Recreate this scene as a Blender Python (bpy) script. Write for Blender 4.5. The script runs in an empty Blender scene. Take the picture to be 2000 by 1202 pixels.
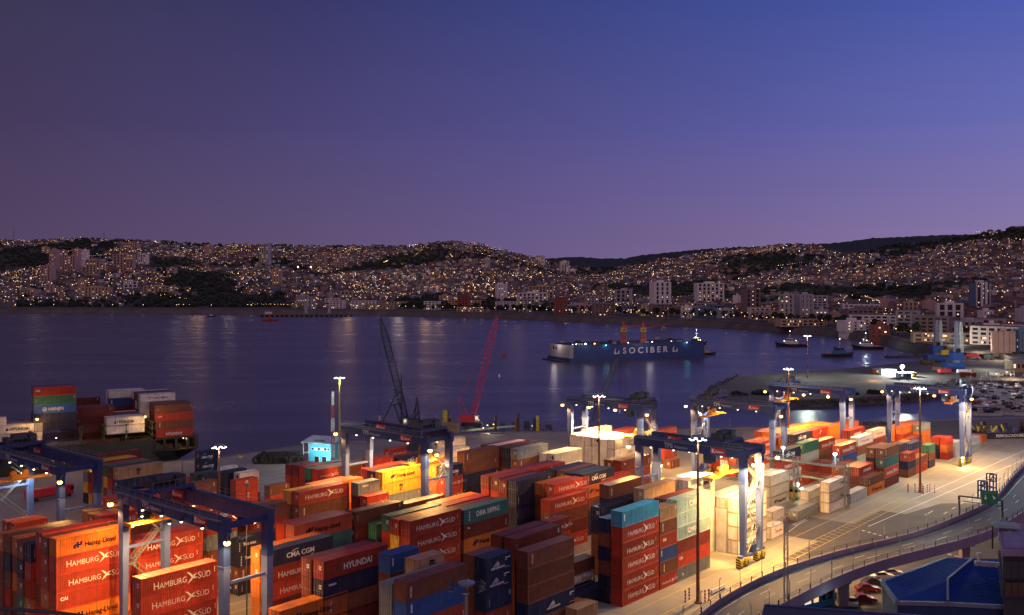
import bpy, bmesh, math, random
import numpy as np
from mathutils import Vector, Matrix, noise
sc = bpy.context.scene
# ---------------------------------------------------------------- camera
F, HY, H = 1890.0, 549.0, 57.5          # focal length in photo pixels, horizon row, camera height
cam = bpy.data.cameras.new('camera'); cob = bpy.data.objects.new('camera', cam)
sc.collection.objects.link(cob); sc.camera = cob
cam.sensor_width = 36; cam.lens = 36 * F / 2000; cam.shift_y = -0.026
cam.clip_start = 1; cam.clip_end = 30000
cob.location = (0, 0, H); cob.rotation_euler = (math.pi / 2, 0, 0)
sc.view_settings.view_transform = 'Standard'; sc.view_settings.look = 'None'
sc.view_settings.exposure = 0; sc.view_settings.gamma = 1
# ---------------------------------------------------------------- dusk sky
AMB = 0.44        # brightness of the after-glow on the side of the sky behind the camera
def lin(c):
    r = [(v / 255) for v in c]
    return tuple([(v / 12.92 if v <= .04045 else ((v + .055) / 1.055) ** 2.4) for v in r] + [1])
world = bpy.data.worlds.new('World'); sc.world = world; world.use_nodes = True
wn, wl = world.node_tree.nodes, world.node_tree.links
wn.clear()
def N(t, **k):
    n = wn.new(t)
    for a_, v in k.items(): setattr(n, a_, v)
    return n
tc = N('ShaderNodeTexCoord'); sep = N('ShaderNodeSeparateXYZ'); wl.new(tc.outputs['Generated'], sep.inputs[0])
def M2(op, a_, b_=None, clamp=False):
    n = N('ShaderNodeMath', operation=op, use_clamp=clamp)
    for i, v in enumerate((a_, b_)):
        if v is None: continue
        if isinstance(v, (int, float)): n.inputs[i].default_value = v
        else: wl.new(v, n.inputs[i])
    return n.outputs[0]
az = M2('ARCTAN2', sep.outputs[0], sep.outputs[1])
azn = M2('ADD', M2('MULTIPLY', az, 1 / 1.1), .5, True)           # -31.5deg .. 31.5deg -> 0..1
def ramp(fac, stops):
    n = N('ShaderNodeValToRGB'); wl.new(fac, n.inputs[0]); e = n.color_ramp.elements
    while len(e) < len(stops): e.new(.5)
    for i, (p, c) in enumerate(stops): e[i].position = p; e[i].color = lin(c)
    return n.outputs[0]
low = ramp(azn, [(.05, (84, 68, 98)), (.3, (96, 80, 114)), (.5, (108, 90, 136)), (.72, (124, 104, 146)), (.95, (140, 119, 162))])
mid = ramp(azn, [(.05, (70, 58, 92)), (.3, (76, 68, 116)), (.5, (82, 77, 134)), (.72, (90, 89, 156)), (.95, (106, 108, 178))])
top = ramp(azn, [(.05, (58, 54, 82)), (.3, (55, 55, 102)), (.5, (58, 65, 126)), (.72, (60, 76, 148)), (.95, (64, 87, 171))])
el = sep.outputs[2]
def mixc(f, a_, b_):
    n = N('ShaderNodeMix', data_type='RGBA'); wl.new(f, n.inputs[0])
    for i, v in ((6, a_), (7, b_)):
        if isinstance(v, tuple): n.inputs[i].default_value = v
        else: wl.new(v, n.inputs[i])
    return n.outputs[2]
f1 = M2('DIVIDE', M2('SUBTRACT', el, .02), .13, True); f2 = M2('DIVIDE', M2('SUBTRACT', el, .14), .14, True)
front = mixc(f2, mixc(f1, low, mid), top)
nz = N('ShaderNodeTexNoise'); nz.inputs['Scale'].default_value = 2.2; nz.inputs['Detail'].default_value = 3
mp = N('ShaderNodeMapping'); mp.inputs['Scale'].default_value = (1, 1, 5); wl.new(tc.outputs['Generated'], mp.inputs[0]); wl.new(mp.outputs[0], nz.inputs['Vector'])
vb = M2('ADD', M2('MULTIPLY', nz.outputs[0], .16), .92)
hs_ = N('ShaderNodeHueSaturation'); hs_.inputs['Saturation'].default_value = .99; wl.new(front, hs_.inputs['Color'])
vm = N('ShaderNodeVectorMath', operation='SCALE'); wl.new(hs_.outputs[0], vm.inputs[0]); wl.new(vb, vm.inputs['Scale'])
back = M2('DIVIDE', M2('SUBTRACT', M2('MULTIPLY', sep.outputs[1], -1), -.35), .8, True)   # towards the sunset
g = N('ShaderNodeRGB'); g.outputs[0].default_value = (AMB * .80, AMB * .52, AMB * .66, 1)
fin = mixc(back, vm.outputs[0], g.outputs[0])
bg = N('ShaderNodeBackground'); wl.new(fin, bg.inputs[0]); bg.inputs[1].default_value = 1.0
wo = N('ShaderNodeOutputWorld'); wl.new(bg.outputs[0], wo.inputs[0])
# ---------------------------------------------------------------- coordinates
A = math.radians(40.7); SA, CA = math.sin(A), math.cos(A)
ROT = math.pi / 2 - A                                            # the yard's long axis
def P(s, t, z=0): return Vector((s * SA - t * CA, s * CA + t * SA, z))
def px_z(x, y, z=0):                                             # photo pixel -> point at height z
    Y = F * (H - z) / (y - HY); return Vector(((x - 1000) * Y / F, Y, z))
def px_Y(x, y, Y): return Vector(((x - 1000) * Y / F, Y, H - (y - HY) * Y / F))
def row_s(x, t):
    k = (x - 1000) / F; Y = t / (SA - k * CA); return k * Y * SA + Y * CA, Y
random.seed(7); R = random.random
U = random.uniform
# ---------------------------------------------------------------- materials
MT = {}
def mat(name, col, rough=.6, metal=0, emit=0, ecol=None, var=.25, vs=.6, bump=0, bs=8, dirt=0, samp=True, spec=.5, orand=0, streak=0):
    if name in MT: return MT[name]
    m = bpy.data.materials.new(name); m.use_nodes = True; nt = m.node_tree; b = nt.nodes['Principled BSDF']
    L_, nn = nt.links, nt.nodes
    b.inputs['Roughness'].default_value = rough; b.inputs['Metallic'].default_value = metal
    b.inputs['Specular IOR Level'].default_value = spec
    c = tuple(col) + (1,)
    if emit:
        b.inputs['Base Color'].default_value = c
        b.inputs['Emission Color'].default_value = tuple(ecol or col) + (1,); b.inputs['Emission Strength'].default_value = emit
        if not samp: m.cycles.emission_sampling = 'NONE'
    else:
        t_ = nn.new('ShaderNodeTexCoord'); n1 = nn.new('ShaderNodeTexNoise'); n1.inputs['Scale'].default_value = vs
        n1.inputs['Detail'].default_value = 6; n1.inputs['Roughness'].default_value = .65
        L_.new(t_.outputs['Object'], n1.inputs['Vector'])
        mr = nn.new('ShaderNodeMapRange'); mr.inputs[1].default_value = .3; mr.inputs[2].default_value = .7
        mr.inputs[3].default_value = 1 - var; mr.inputs[4].default_value = 1 + var * .6
        L_.new(n1.outputs[0], mr.inputs[0]); fac = mr.outputs[0]
        if orand:
            oi = nn.new('ShaderNodeObjectInfo'); m2 = nn.new('ShaderNodeMapRange')
            m2.inputs[3].default_value = 1 - orand; m2.inputs[4].default_value = 1 + orand
            L_.new(oi.outputs['Random'], m2.inputs[0]); mm = nn.new('ShaderNodeMath'); mm.operation = 'MULTIPLY'
            L_.new(fac, mm.inputs[0]); L_.new(m2.outputs[0], mm.inputs[1]); fac = mm.outputs[0]
        vm_ = nn.new('ShaderNodeVectorMath'); vm_.operation = 'SCALE'; vm_.inputs[0].default_value = col; L_.new(fac, vm_.inputs['Scale'])
        out = vm_.outputs[0]
        if dirt:                                                # rain streaks and rust
            mp_ = nn.new('ShaderNodeMapping'); mp_.inputs['Scale'].default_value = (2.2, 2.2, .22); L_.new(t_.outputs['Object'], mp_.inputs[0])
            n2 = nn.new('ShaderNodeTexNoise'); n2.inputs['Scale'].default_value = 1.3; n2.inputs['Detail'].default_value = 5; L_.new(mp_.outputs[0], n2.inputs['Vector'])
            cr = nn.new('ShaderNodeMapRange'); cr.inputs[1].default_value = .52; cr.inputs[2].default_value = .78; cr.inputs[4].default_value = dirt
            L_.new(n2.outputs[0], cr.inputs[0]); mx = nn.new('ShaderNodeMix'); mx.data_type = 'RGBA'
            L_.new(cr.outputs[0], mx.inputs[0]); L_.new(out, mx.inputs[6]); mx.inputs[7].default_value = (.10, .055, .035, 1); out = mx.outputs[2]
        L_.new(out, b.inputs['Base Color'])
        if streak:                                              # tyre tracks and patches along the lanes
            for sc_, rot_, amt in (((.012, .55, 1), -ROT, streak), ((.10, .10, 1), .3, streak * .7)):
                mp_ = nn.new('ShaderNodeMapping'); mp_.inputs['Rotation'].default_value = (0, 0, rot_); mp_.inputs['Scale'].default_value = sc_; L_.new(t_.outputs['Object'], mp_.inputs[0])
                n2 = nn.new('ShaderNodeTexNoise'); n2.inputs['Scale'].default_value = 1; n2.inputs['Detail'].default_value = 7; L_.new(mp_.outputs[0], n2.inputs['Vector'])
                cr = nn.new('ShaderNodeMapRange'); cr.inputs[1].default_value = .45; cr.inputs[2].default_value = .66; cr.inputs[3].default_value = 1.08; cr.inputs[4].default_value = 1 - amt
                L_.new(n2.outputs[0], cr.inputs[0]); v2 = nn.new('ShaderNodeVectorMath'); v2.operation = 'SCALE'; L_.new(out, v2.inputs[0]); L_.new(cr.outputs[0], v2.inputs['Scale']); out = v2.outputs[0]
        if bump:
            n3 = nn.new('ShaderNodeTexNoise'); n3.inputs['Scale'].default_value = bs; n3.inputs['Detail'].default_value = 4
            L_.new(t_.outputs['Object'], n3.inputs['Vector']); bp = nn.new('ShaderNodeBump'); bp.inputs['Strength'].default_value = bump
            L_.new(n3.outputs[0], bp.inputs['Height']); L_.new(bp.outputs[0], b.inputs['Normal'])
    MT[name] = m; return m
# ---------------------------------------------------------------- mesh builder
class MB:
    def __init__(s): s.v = []; s.f = []; s.m = []; s.mats = []
    def mi(s, m):
        if m not in s.mats: s.mats.append(m)
        return s.mats.index(m)
    def poly(s, pts, m):
        i = len(s.v); s.v += [tuple(p) for p in pts]; s.f.append(tuple(range(i, i + len(pts)))); s.m.append(s.mi(m)); return s
    def hexa(s, q, m):                                           # q: 4 bottom + 4 top corners, ccw
        i = len(s.v); s.v += [tuple(p) for p in q]; k = s.mi(m)
        for f in ((3, 2, 1, 0), (4, 5, 6, 7), (0, 1, 5, 4), (1, 2, 6, 5), (2, 3, 7, 6), (3, 0, 4, 7)):
            s.f.append(tuple(i + j for j in f)); s.m.append(k)
        return s
    def box(s, x0, y0, z0, x1, y1, z1, m):
        return s.hexa([(x0, y0, z0), (x1, y0, z0), (x1, y1, z0), (x0, y1, z0), (x0, y0, z1), (x1, y0, z1), (x1, y1, z1), (x0, y1, z1)], m)
    def bar(s, a, b, w, m, w2=None):                             # square bar from a to b
        a, b = Vector(a), Vector(b); d = (b - a)
        if d.length < 1e-6: return s
        d.normalize(); up = Vector((0, 0, 1)) if abs(d.z) < .95 else Vector((0, 1, 0))
        x = d.cross(up).normalized(); y = d.cross(x).normalized(); q = []
        for p, ww in ((a, w), (b, w2 if w2 is not None else w)):
            h = ww / 2; q += [p - x * h - y * h, p + x * h - y * h, p + x * h + y * h, p - x * h + y * h]
        return s.hexa(q, m)
    def tube(s, a, b, r, m, n=10, r2=None):
        a, b = Vector(a), Vector(b); d = (b - a).normalized(); up = Vector((0, 0, 1)) if abs(d.z) < .95 else Vector((0, 1, 0))
        x = d.cross(up).normalized(); y = d.cross(x).normalized(); i = len(s.v); k = s.mi(m); r2 = r if r2 is None else r2
        for p, rr in ((a, r), (b, r2)):
            for j in range(n): c = 2 * math.pi * j / n; s.v.append(tuple(p + x * rr * math.cos(c) + y * rr * math.sin(c)))
        for j in range(n):
            j2 = (j + 1) % n; s.f.append((i + j, i + j2, i + n + j2, i + n + j)); s.m.append(k)
        s.f.append(tuple(i + j for j in range(n - 1, -1, -1))); s.m.append(k); s.f.append(tuple(i + n + j for j in range(n))); s.m.append(k)
        return s
    def ball(s, c, r, m, n=8, sq=1, jit=0):
        i = len(s.v); k = s.mi(m); rings = max(3, n // 2); c = Vector(c)
        s.v.append(tuple(c + Vector((0, 0, -r * sq))))
        for a_ in range(1, rings):
            ph = -math.pi / 2 + math.pi * a_ / rings
            for j in range(n):
                th = 2 * math.pi * j / n; q = r * (1 + (U(-jit, jit) if jit else 0))
                s.v.append(tuple(c + Vector((q * math.cos(ph) * math.cos(th), q * math.cos(ph) * math.sin(th), q * sq * math.sin(ph)))))
        s.v.append(tuple(c + Vector((0, 0, r * sq)))); e = len(s.v) - 1
        for j in range(n):
            j2 = (j + 1) % n; s.f.append((i, i + 1 + j2, i + 1 + j)); s.m.append(k)
            for a_ in range(rings - 2):
                o = i + 1 + a_ * n; s.f.append((o + j, o + j2, o + n + j2, o + n + j)); s.m.append(k)
            o = i + 1 + (rings - 2) * n; s.f.append((o + j, o + j2, e)); s.m.append(k)
        return s
    def lathe(s, prof, m, n=12, c=(0, 0, 0)):
        i = len(s.v); k = s.mi(m)
        for r_, z_ in prof:
            for j in range(n): t_ = 2 * math.pi * j / n; s.v.append((c[0] + r_ * math.cos(t_), c[1] + r_ * math.sin(t_), c[2] + z_))
        for a_ in range(len(prof) - 1):
            for j in range(n):
                j2 = (j + 1) % n; o = i + a_ * n; s.f.append((o + j, o + j2, o + n + j2, o + n + j)); s.m.append(k)
        return s
    def mesh(s, name):
        me = bpy.data.meshes.new(name); me.from_pydata(s.v, [], s.f)
        for m in s.mats: me.materials.append(m)
        me.polygons.foreach_set('material_index', s.m); me.update(); return me
    def obj(s, name, parent=None, **k): return link(name, s.mesh(name), parent, **k)
def link(name, me, parent=None, loc=None, rz=None, label=None, cat=None, group=None, kind=None, mats=None):
    o = bpy.data.objects.new(name, me); sc.collection.objects.link(o)
    if parent: o.parent = parent
    if loc is not None: o.location = loc
    if rz is not None: o.rotation_euler = (0, 0, rz)
    if label: o['label'] = label
    if cat: o['category'] = cat
    if group: o['group'] = group
    if kind: o['kind'] = kind
    if mats:
        for i, m in enumerate(mats): o.material_slots[i].link = 'OBJECT'; o.material_slots[i].material = m
    return o
def empty(name, loc=(0, 0, 0), rz=0, label=None, cat=None, group=None):
    o = link(name, None, None, loc, rz, label, cat, group); o.empty_display_size = 1; return o
def copy_tree(o, parent=None, loc=None, rz=None, label=None):
    c = o.copy(); sc.collection.objects.link(c); c.parent = parent
    if loc is not None: c.location = loc
    if rz is not None: c.rotation_euler = (0, 0, rz)
    if label: c['label'] = label
    for ch in list(o.children): copy_tree(ch, c)
    return c
def light(name, loc, power, col, parent=None, r=.4, spot=None, aim=None, blend=.6):
    l = bpy.data.lights.new(name, 'SPOT' if spot else 'POINT'); l.energy = power; l.color = col; l.shadow_soft_size = r
    if spot: l.spot_size = math.radians(spot); l.spot_blend = blend
    o = bpy.data.objects.new(name, l); sc.collection.objects.link(o); o.location = loc
    if parent: o.parent = parent
    if aim is not None: o.rotation_euler = (Vector(aim) - Vector(loc)).to_track_quat('-Z', 'Y').to_euler()
    return o
def text_mesh(txt, size, m, bold=.0, sx=1.0, name='lettering'):
    cu = bpy.data.curves.new('t', 'FONT'); cu.body = txt; cu.size = size; cu.extrude = .01; cu.offset = bold; cu.resolution_u = 3
    ob = bpy.data.objects.new('t', cu); sc.collection.objects.link(ob)
    dg = bpy.context.evaluated_depsgraph_get(); dg.update(); me = bpy.data.meshes.new_from_object(ob.evaluated_get(dg))
    vs = [(v.co.x * sx, v.co.y, v.co.z) for v in me.vertices]; fs = [tuple(p.vertices) for p in me.polygons]
    bpy.data.objects.remove(ob); bpy.data.curves.remove(cu); bpy.data.meshes.remove(me)
    w = max([v[0] for v in vs] or [0]); return vs, fs, w
def add_text(mb, txt, x, z, size, m, bold=.0, sx=1.0, y=-.03, ctr=False, vert=False, maxw=None):
    vs, fs, w = text_mesh(txt, size, m, bold, sx)
    if maxw: k = maxw / w; vs = [(a_ * k, b_, c_) for a_, b_, c_ in vs]; w = maxw
    if ctr: x = x - w / 2
    i = len(mb.v); k = mb.mi(m)
    if vert: mb.v += [(x + b_, y - c_, z - a_) for a_, b_, c_ in vs]
    else: mb.v += [(x + a_, y - c_, z + b_) for a_, b_, c_ in vs]
    mb.f += [tuple(i + j for j in f) for f in fs]; mb.m += [k] * len(fs); return w
def flat(mb, pts, m, ox, oz, sx=1, sz=1, y=-.035):
    mb.poly([(ox + p[0] * sx, y, oz + p[1] * sz) for p in pts], m)
# ================================================================ SETTING
def interp(pts, x):
    if x <= pts[0][0]: return pts[0][1]
    for (x0, y0), (x1, y1) in zip(pts, pts[1:]):
        if x <= x1: return y0 + (y1 - y0) * (x - x0) / (x1 - x0)
    return pts[-1][1]
def smo(t): t = max(0, min(1, t)); return t * t * (3 - 2 * t)
C_white, C_dark = (.72, .71, .69), (.03, .032, .035)
m_conc = mat('yard_concrete', (.27, .25, .215), .75, streak=.5, var=.35, vs=.05, bump=.15, bs=3)
m_asph = mat('asphalt', (.085, .08, .085), .8, streak=.4, var=.35, vs=.08, bump=.2, bs=4)
m_quay = mat('quay_concrete', (.17, .16, .15), .8, var=.4, vs=.08)
m_rock = mat('rock', (.10, .09, .085), .9, var=.5, vs=.4, bump=.5, bs=1)
m_yel = mat('yellow_paint', (.62, .42, .05), .7, var=.3, vs=1.5)
m_whp = mat('white_paint', (.72, .72, .70), .7, var=.25, vs=1)
# water: long even swell, blurred like a calm harbour at night
mw = bpy.data.materials.new('water'); mw.use_nodes = True; nt = mw.node_tree; b = nt.nodes['Principled BSDF']
b.inputs['Base Color'].default_value = (.082, .068, .104, 1); b.inputs['Roughness'].default_value = .16; b.inputs['IOR'].default_value = 1.33
t_ = nt.nodes.new('ShaderNodeTexCoord'); mpn = nt.nodes.new('ShaderNodeMapping'); mpn.inputs['Scale'].default_value = (.10, .05, 1)
n_ = nt.nodes.new('ShaderNodeTexNoise'); n_.inputs['Scale'].default_value = 3; n_.inputs['Detail'].default_value = 6; n_.inputs['Roughness'].default_value = .6
bp_ = nt.nodes.new('ShaderNodeBump'); bp_.inputs['Strength'].default_value = .13; bp_.inputs['Distance'].default_value = 1.2
nt.links.new(t_.outputs['Object'], mpn.inputs[0]); nt.links.new(mpn.outputs[0], n_.inputs['Vector']); nt.links.new(n_.outputs[0], bp_.inputs['Height']); nt.links.new(bp_.outputs[0], b.inputs['Normal'])
mp2 = nt.nodes.new('ShaderNodeMapping'); mp2.inputs['Scale'].default_value = (.0018, .009, 1); n2 = nt.nodes.new('ShaderNodeTexNoise'); n2.inputs['Scale'].default_value = 3; n2.inputs['Detail'].default_value = 4
nt.links.new(t_.outputs['Object'], mp2.inputs[0]); nt.links.new(mp2.outputs[0], n2.inputs['Vector'])
mr_ = nt.nodes.new('ShaderNodeMapRange'); mr_.inputs[1].default_value = .3; mr_.inputs[2].default_value = .7; mr_.inputs[3].default_value = .25; mr_.inputs[4].default_value = .34
nt.links.new(n2.outputs[0], mr_.inputs[0]); nt.links.new(mr_.outputs[0], b.inputs['Roughness'])
w_ = MB(); w_.poly([(-9000, 120, -3), (9000, 120, -3), (9000, 9000, -3), (-9000, 9000, -3)], mw); w_.obj('water', kind='structure')
# yard ground
sea = [(-420, 150), (-360, 184)] + [tuple(px_z(x, y)[:2]) for x, y in ((0, 931), (430, 893), (600, 868), (850, 850), (1100, 842), (1480, 836), (1640, 826), (1750, 823), (1900, 818), (2100, 812), (2600, 800))]
near = [(900, 300), (900, -60), (-420, -60)]
out = sea + near
g_ = MB(); g_.poly([(x, y, 0) for x, y in out][::-1], m_conc)
for (x0, y0), (x1, y1) in zip(out, out[1:] + out[:1]): g_.poly([(x0, y0, 0), (x1, y1, 0), (x1, y1, -6), (x0, y0, -6)], m_quay)
g_.obj('ground', kind='structure')
q_ = MB()
for i in range(len(sea) - 4):
    a_, b_ = Vector(sea[i] + (0,)), Vector(sea[i + 1] + (0,)); d_ = (b_ - a_).normalized(); n__ = Vector((d_.y, -d_.x, 0))
    q_.hexa([a_ + n__ * .02, b_ + n__ * .02, b_ + n__ * 1.2, a_ + n__ * 1.2] + [p + Vector((0, 0, .35)) for p in (a_ + n__ * .02, b_ + n__ * .02, b_ + n__ * 1.2, a_ + n__ * 1.2)][:0] + [a_ + n__ * .02 + Vector((0, 0, .3)), b_ + n__ * .02 + Vector((0, 0, .3)), b_ + n__ * 1.2 + Vector((0, 0, .3)), a_ + n__ * 1.2 + Vector((0, 0, .3))], m_quay)
q_.obj('quay_kerb', kind='structure')
# asphalt apron and lane markings beside the first block
r_ = MB()
r_.poly([P(188, 30, .004), P(268, 30, .004), P(268, 72, .004), P(262, 79, .004), P(244, 82, .004), P(244, 88, .004), P(188, 88, .004)], m_asph)
r_.poly([P(206, 88.1, .004), P(226, 88.1, .004), P(226, 116, .004), P(206, 116, .004)], m_asph)
r_.obj('apron_road', kind='structure')
mk = MB()
def strip(s0, t0, s1, t1, w, m, z=.010):
    a_, b_ = P(s0, t0, z), P(s1, t1, z); d_ = (b_ - a_).normalized(); n__ = Vector((-d_.y, d_.x, 0)) * w / 2
    mk.poly([a_ - n__, b_ - n__, b_ + n__, a_ + n__], m)
for s0 in range(120, 300, 1):
    pass
strip(110, 86.2, 262, 86.2, .16, m_yel); strip(110, 89.2, 262, 89.2, .16, m_yel)
for s0 in np.arange(112, 262, 2.6): strip(s0, 86.3, s0 + .8, 89.1, .16, m_yel)
strip(262, 86, 420, 80, .2, m_whp); strip(226, 84.5, 420, 74, .22, m_whp); strip(250, 66, 420, 62, .22, m_whp)
strip(100, 93.6, 420, 93.6, .15, m_yel); strip(300, 88.5, 420, 88.5, .12, m_yel)
for s0 in np.arange(250, 420, 7): strip(s0, 75, s0 + 3.2, 74.9, .2, m_whp)
for t0 in np.arange(58, 85, 1.5): strip(222 - (85 - t0) * .35, t0, 222.2 - (85 - t0) * .35, t0 + .8, .6, m_whp)
strip(246, 78, 252, 78, .2, m_whp); strip(240, 70, 246, 70, .2, m_whp); strip(206, 96, 226, 99, .12, m_whp); strip(206, 101, 222, 104, .12, m_whp)
for k in range(6): strip(216 + k * 1.2, 97.5, 216.6 + k * 1.2, 99, .3, m_whp)
for bt in (119.5, 146.2, 176, 186, 213):
    strip(60, bt, 300, bt, .2, m_yel)
for bt in (122, 150, 181): strip(60, bt, 300, bt, .14, m_whp)
for k in range(7): strip(120, 217 + k * 4.2, 330, 217 + k * 4.2, .14, m_whp if k % 2 else m_yel)
for s0 in (176, 183, 262): strip(s0, 125, s0 + 4, 125, .35, m_whp)
mk.obj('road_marking', kind='structure')
# the other pier, half filled, in the middle distance
pier = [(1392, 766), (1400, 752), (1440, 736), (1540, 727), (1640, 721), (1720, 714), (1800, 704), (1850, 697), (1900, 690), (2300, 690), (2300, 742), (2000, 745), (1900, 743), (1885, 748), (1860, 757), (1800, 767), (1700, 775), (1600, 780), (1500, 781), (1400, 776)]
pp = [px_z(x, y, .4) for x, y in pier]
m_pier = mat('pier_fill', (.105, .085, .07), .85, streak=.5, var=.4, vs=.04, bump=.2, bs=.6)
g_ = MB(); g_.poly(pp[::-1], m_pier)
c_ = sum(pp, Vector()) / len(pp)
for a_, b_ in zip(pp, pp[1:] + pp[:1]):
    oa, ob = [(q + (q - c_).normalized() * 5) for q in (a_, b_)]; oa.z = ob.z = -3.4
    g_.poly([a_, b_, ob, oa], m_rock)
g_.obj('pier_ground', kind='structure')
rk = MB()
for a_, b_ in zip(pp[14:] + pp[:2], pp[15:] + pp[:3]):
    n = int((b_ - a_).length / 1.6)
    for i in range(n):
        q = a_.lerp(b_, i / n); d = (q - c_).normalized()
        for k in range(2): rk.ball((q.x + d.x * U(.5, 4.5), q.y + d.y * U(.5, 4.5), -.3 - 2.4 * k * R()), U(.6, 1.3), m_rock, 6, .7, .3)
rk.obj('rock_bank', kind='structure')
# near shore rubble and the sandy shore on the right
sb = MB(); m_sand = mat('sand', (.16, .135, .11), .95, var=.3, vs=.08, bump=.3, bs=.8)
sb.poly([p + Vector((0, 0, .006)) for p in (px_z(1640, 834), px_z(1760, 860), px_z(1880, 858), px_z(2100, 850), px_z(2100, 814), px_z(1900, 820), px_z(1750, 825))], m_sand)
sb.obj('sand_shore', kind='structure')
rk = MB()
for i in range(170):
    x = U(1585, 1790); p = px_z(x, interp([(1585, 828), (1640, 827), (1750, 824), (1800, 821)], x) + U(0, 7) , 0)
    rk.ball((p.x, p.y, .1), U(.4, .9), m_rock, 6, .7, .35)
rk.obj('shore_rubble', kind='stuff', label='broken rock and rubble along the shore beside the container yard')
# ---------------------------------------------------------------- hills of the town
Y_SH = [(-250, 611), (0, 612), (250, 613), (500, 614), (700, 615), (800, 617), (1000, 623), (1200, 632), (1400, 640), (1500, 648), (1600, 655), (1700, 667), (1760, 682), (1830, 698), (1900, 705), (2000, 712), (2250, 722)]
Y_SK = [(-250, 470), (0, 471), (60, 473), (150, 467), (200, 470), (290, 474), (330, 472), (400, 477), (600, 483), (690, 482), (800, 483), (840, 479), (885, 475), (940, 480), (980, 489), (1020, 499), (1060, 509), (1120, 522), (1180, 525), (1230, 519), (1290, 507), (1350, 499), (1400, 490), (1440, 485), (1500, 480), (1560, 477), (1600, 479), (1650, 492), (1700, 486), (1760, 477), (1800, 472), (1850, 465), (1900, 458), (1960, 451), (2000, 446), (2250, 432)]
def shore_Y(x): return 60.5 * F / (interp(Y_SH, x) - HY)
def ridge_Y(x): return interp([(-250, 3300), (300, 3300), (700, 3600), (950, 3300), (1150, 3700), (1400, 3500), (1700, 2900), (2000, 2500), (2250, 2300)], x)
def terr(x, w):
    ys, yk = shore_Y(x), ridge_Y(x) + 160 * noise.noise(Vector((x * .006, 3, 1))); Y = ys + (yk - ys) * max(w, 0) ** 1.15; k = (x - 1000) / F
    wp = .13
    if w <= wp: z = 5.5 if w > .012 else 2.5
    else:
        g = (w - wp) / (1 - wp); Yp = ys + (yk - ys) * wp ** 1.15; yp = HY + F * (H - 5.5) / Yp
        if g <= 1: y = yp + (interp(Y_SK, x) - yp) * g ** .85; z = H - (y - HY) * Y / F
        else: Yr = yk; z = H - (interp(Y_SK, x) - HY) * Yr / F - (g - 1) * 260
        v = Vector((k * Y * .0045, Y * .0019, .3)); a_ = 30 * smo(min(g, 1) * 3) * max(0, 1 - min(g, 1)) ** .6 + 3
        z += a_ * (noise.noise(v) + .5 * noise.noise(v * 2.3))
        z = max(z, 5.6)
    return Vector((k * Y, Y, z))
def wooded(p):
    v = Vector((p.x * .0035, p.y * .0022, 1.7)); return noise.noise(v) + .45 * noise.noise(v * 2.7)
m_hill = bpy.data.materials.new('hillside'); m_hill.use_nodes = True; nt = m_hill.node_tree; b = nt.nodes['Principled BSDF']; b.inputs['Roughness'].default_value = .95
t_ = nt.nodes.new('ShaderNodeTexCoord'); n_ = nt.nodes.new('ShaderNodeTexNoise'); n_.inputs['Scale'].default_value = .02; n_.inputs['Detail'].default_value = 10; n_.inputs['Roughness'].default_value = .75
cr = nt.nodes.new('ShaderNodeValToRGB'); cr.color_ramp.elements[0].position = .42; cr.color_ramp.elements[0].color = (.025, .030, .018, 1); cr.color_ramp.elements[1].position = .62; cr.color_ramp.elements[1].color = (.10, .07, .055, 1)
nt.links.new(t_.outputs['Object'], n_.inputs['Vector']); nt.links.new(n_.outputs[0], cr.inputs[0]); nt.links.new(cr.outputs[0], b.inputs['Base Color'])
hm = MB(); xs = np.linspace(-250, 2250, 300); ws = list(np.linspace(0, .13, 5)) + list(np.linspace(.14, 1.12, 85))
hm.v = [tuple(terr(x, w)) for w in ws for x in xs]; nx = len(xs); hm.mi(m_hill)
hm.f = [(j * nx + i, j * nx + i + 1, (j + 1) * nx + i + 1, (j + 1) * nx + i) for j in range(len(ws) - 1) for i in range(nx - 1)]; hm.m = [0] * len(hm.f)
hm.obj('hills', kind='structure')
# darker wooded hill farther back
Y_FH = [(700, 500), (840, 486), (940, 488), (1000, 494), (1060, 506), (1100, 503), (1130, 502), (1170, 505), (1220, 505), (1250, 499), (1290, 495), (1360, 488), (1450, 483), (1560, 479), (1640, 474), (1700, 466), (1760, 463), (1850, 459), (1930, 458), (2010, 455), (2250, 450)]
m_wood = mat('far_wooded_hill', (.022, .030, .026), .95, var=.4, vs=.01)
fm = MB(); xs2 = np.linspace(680, 2250, 260); fm.mi(m_wood); rows = [(4300, 30), (4700, 0), (5200, 60)]
for Yd, dy in rows:
    for x in xs2:
        y = interp(Y_FH, x) + dy - (2.2 * noise.noise(Vector((x * .12, 0, 0))) + 1.2 * noise.noise(Vector((x * .5, 1, 0))) if dy == 0 else 0); fm.v.append(((x - 1000) / F * Yd, Yd, H - (y - HY) * Yd / F))
n2_ = len(xs2); fm.f = [(j * n2_ + i, j * n2_ + i + 1, (j + 1) * n2_ + i + 1, (j + 1) * n2_ + i) for j in range(2) for i in range(n2_ - 1)]; fm.m = [0] * len(fm.f)
fm.obj('far_hill', kind='structure')
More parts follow.
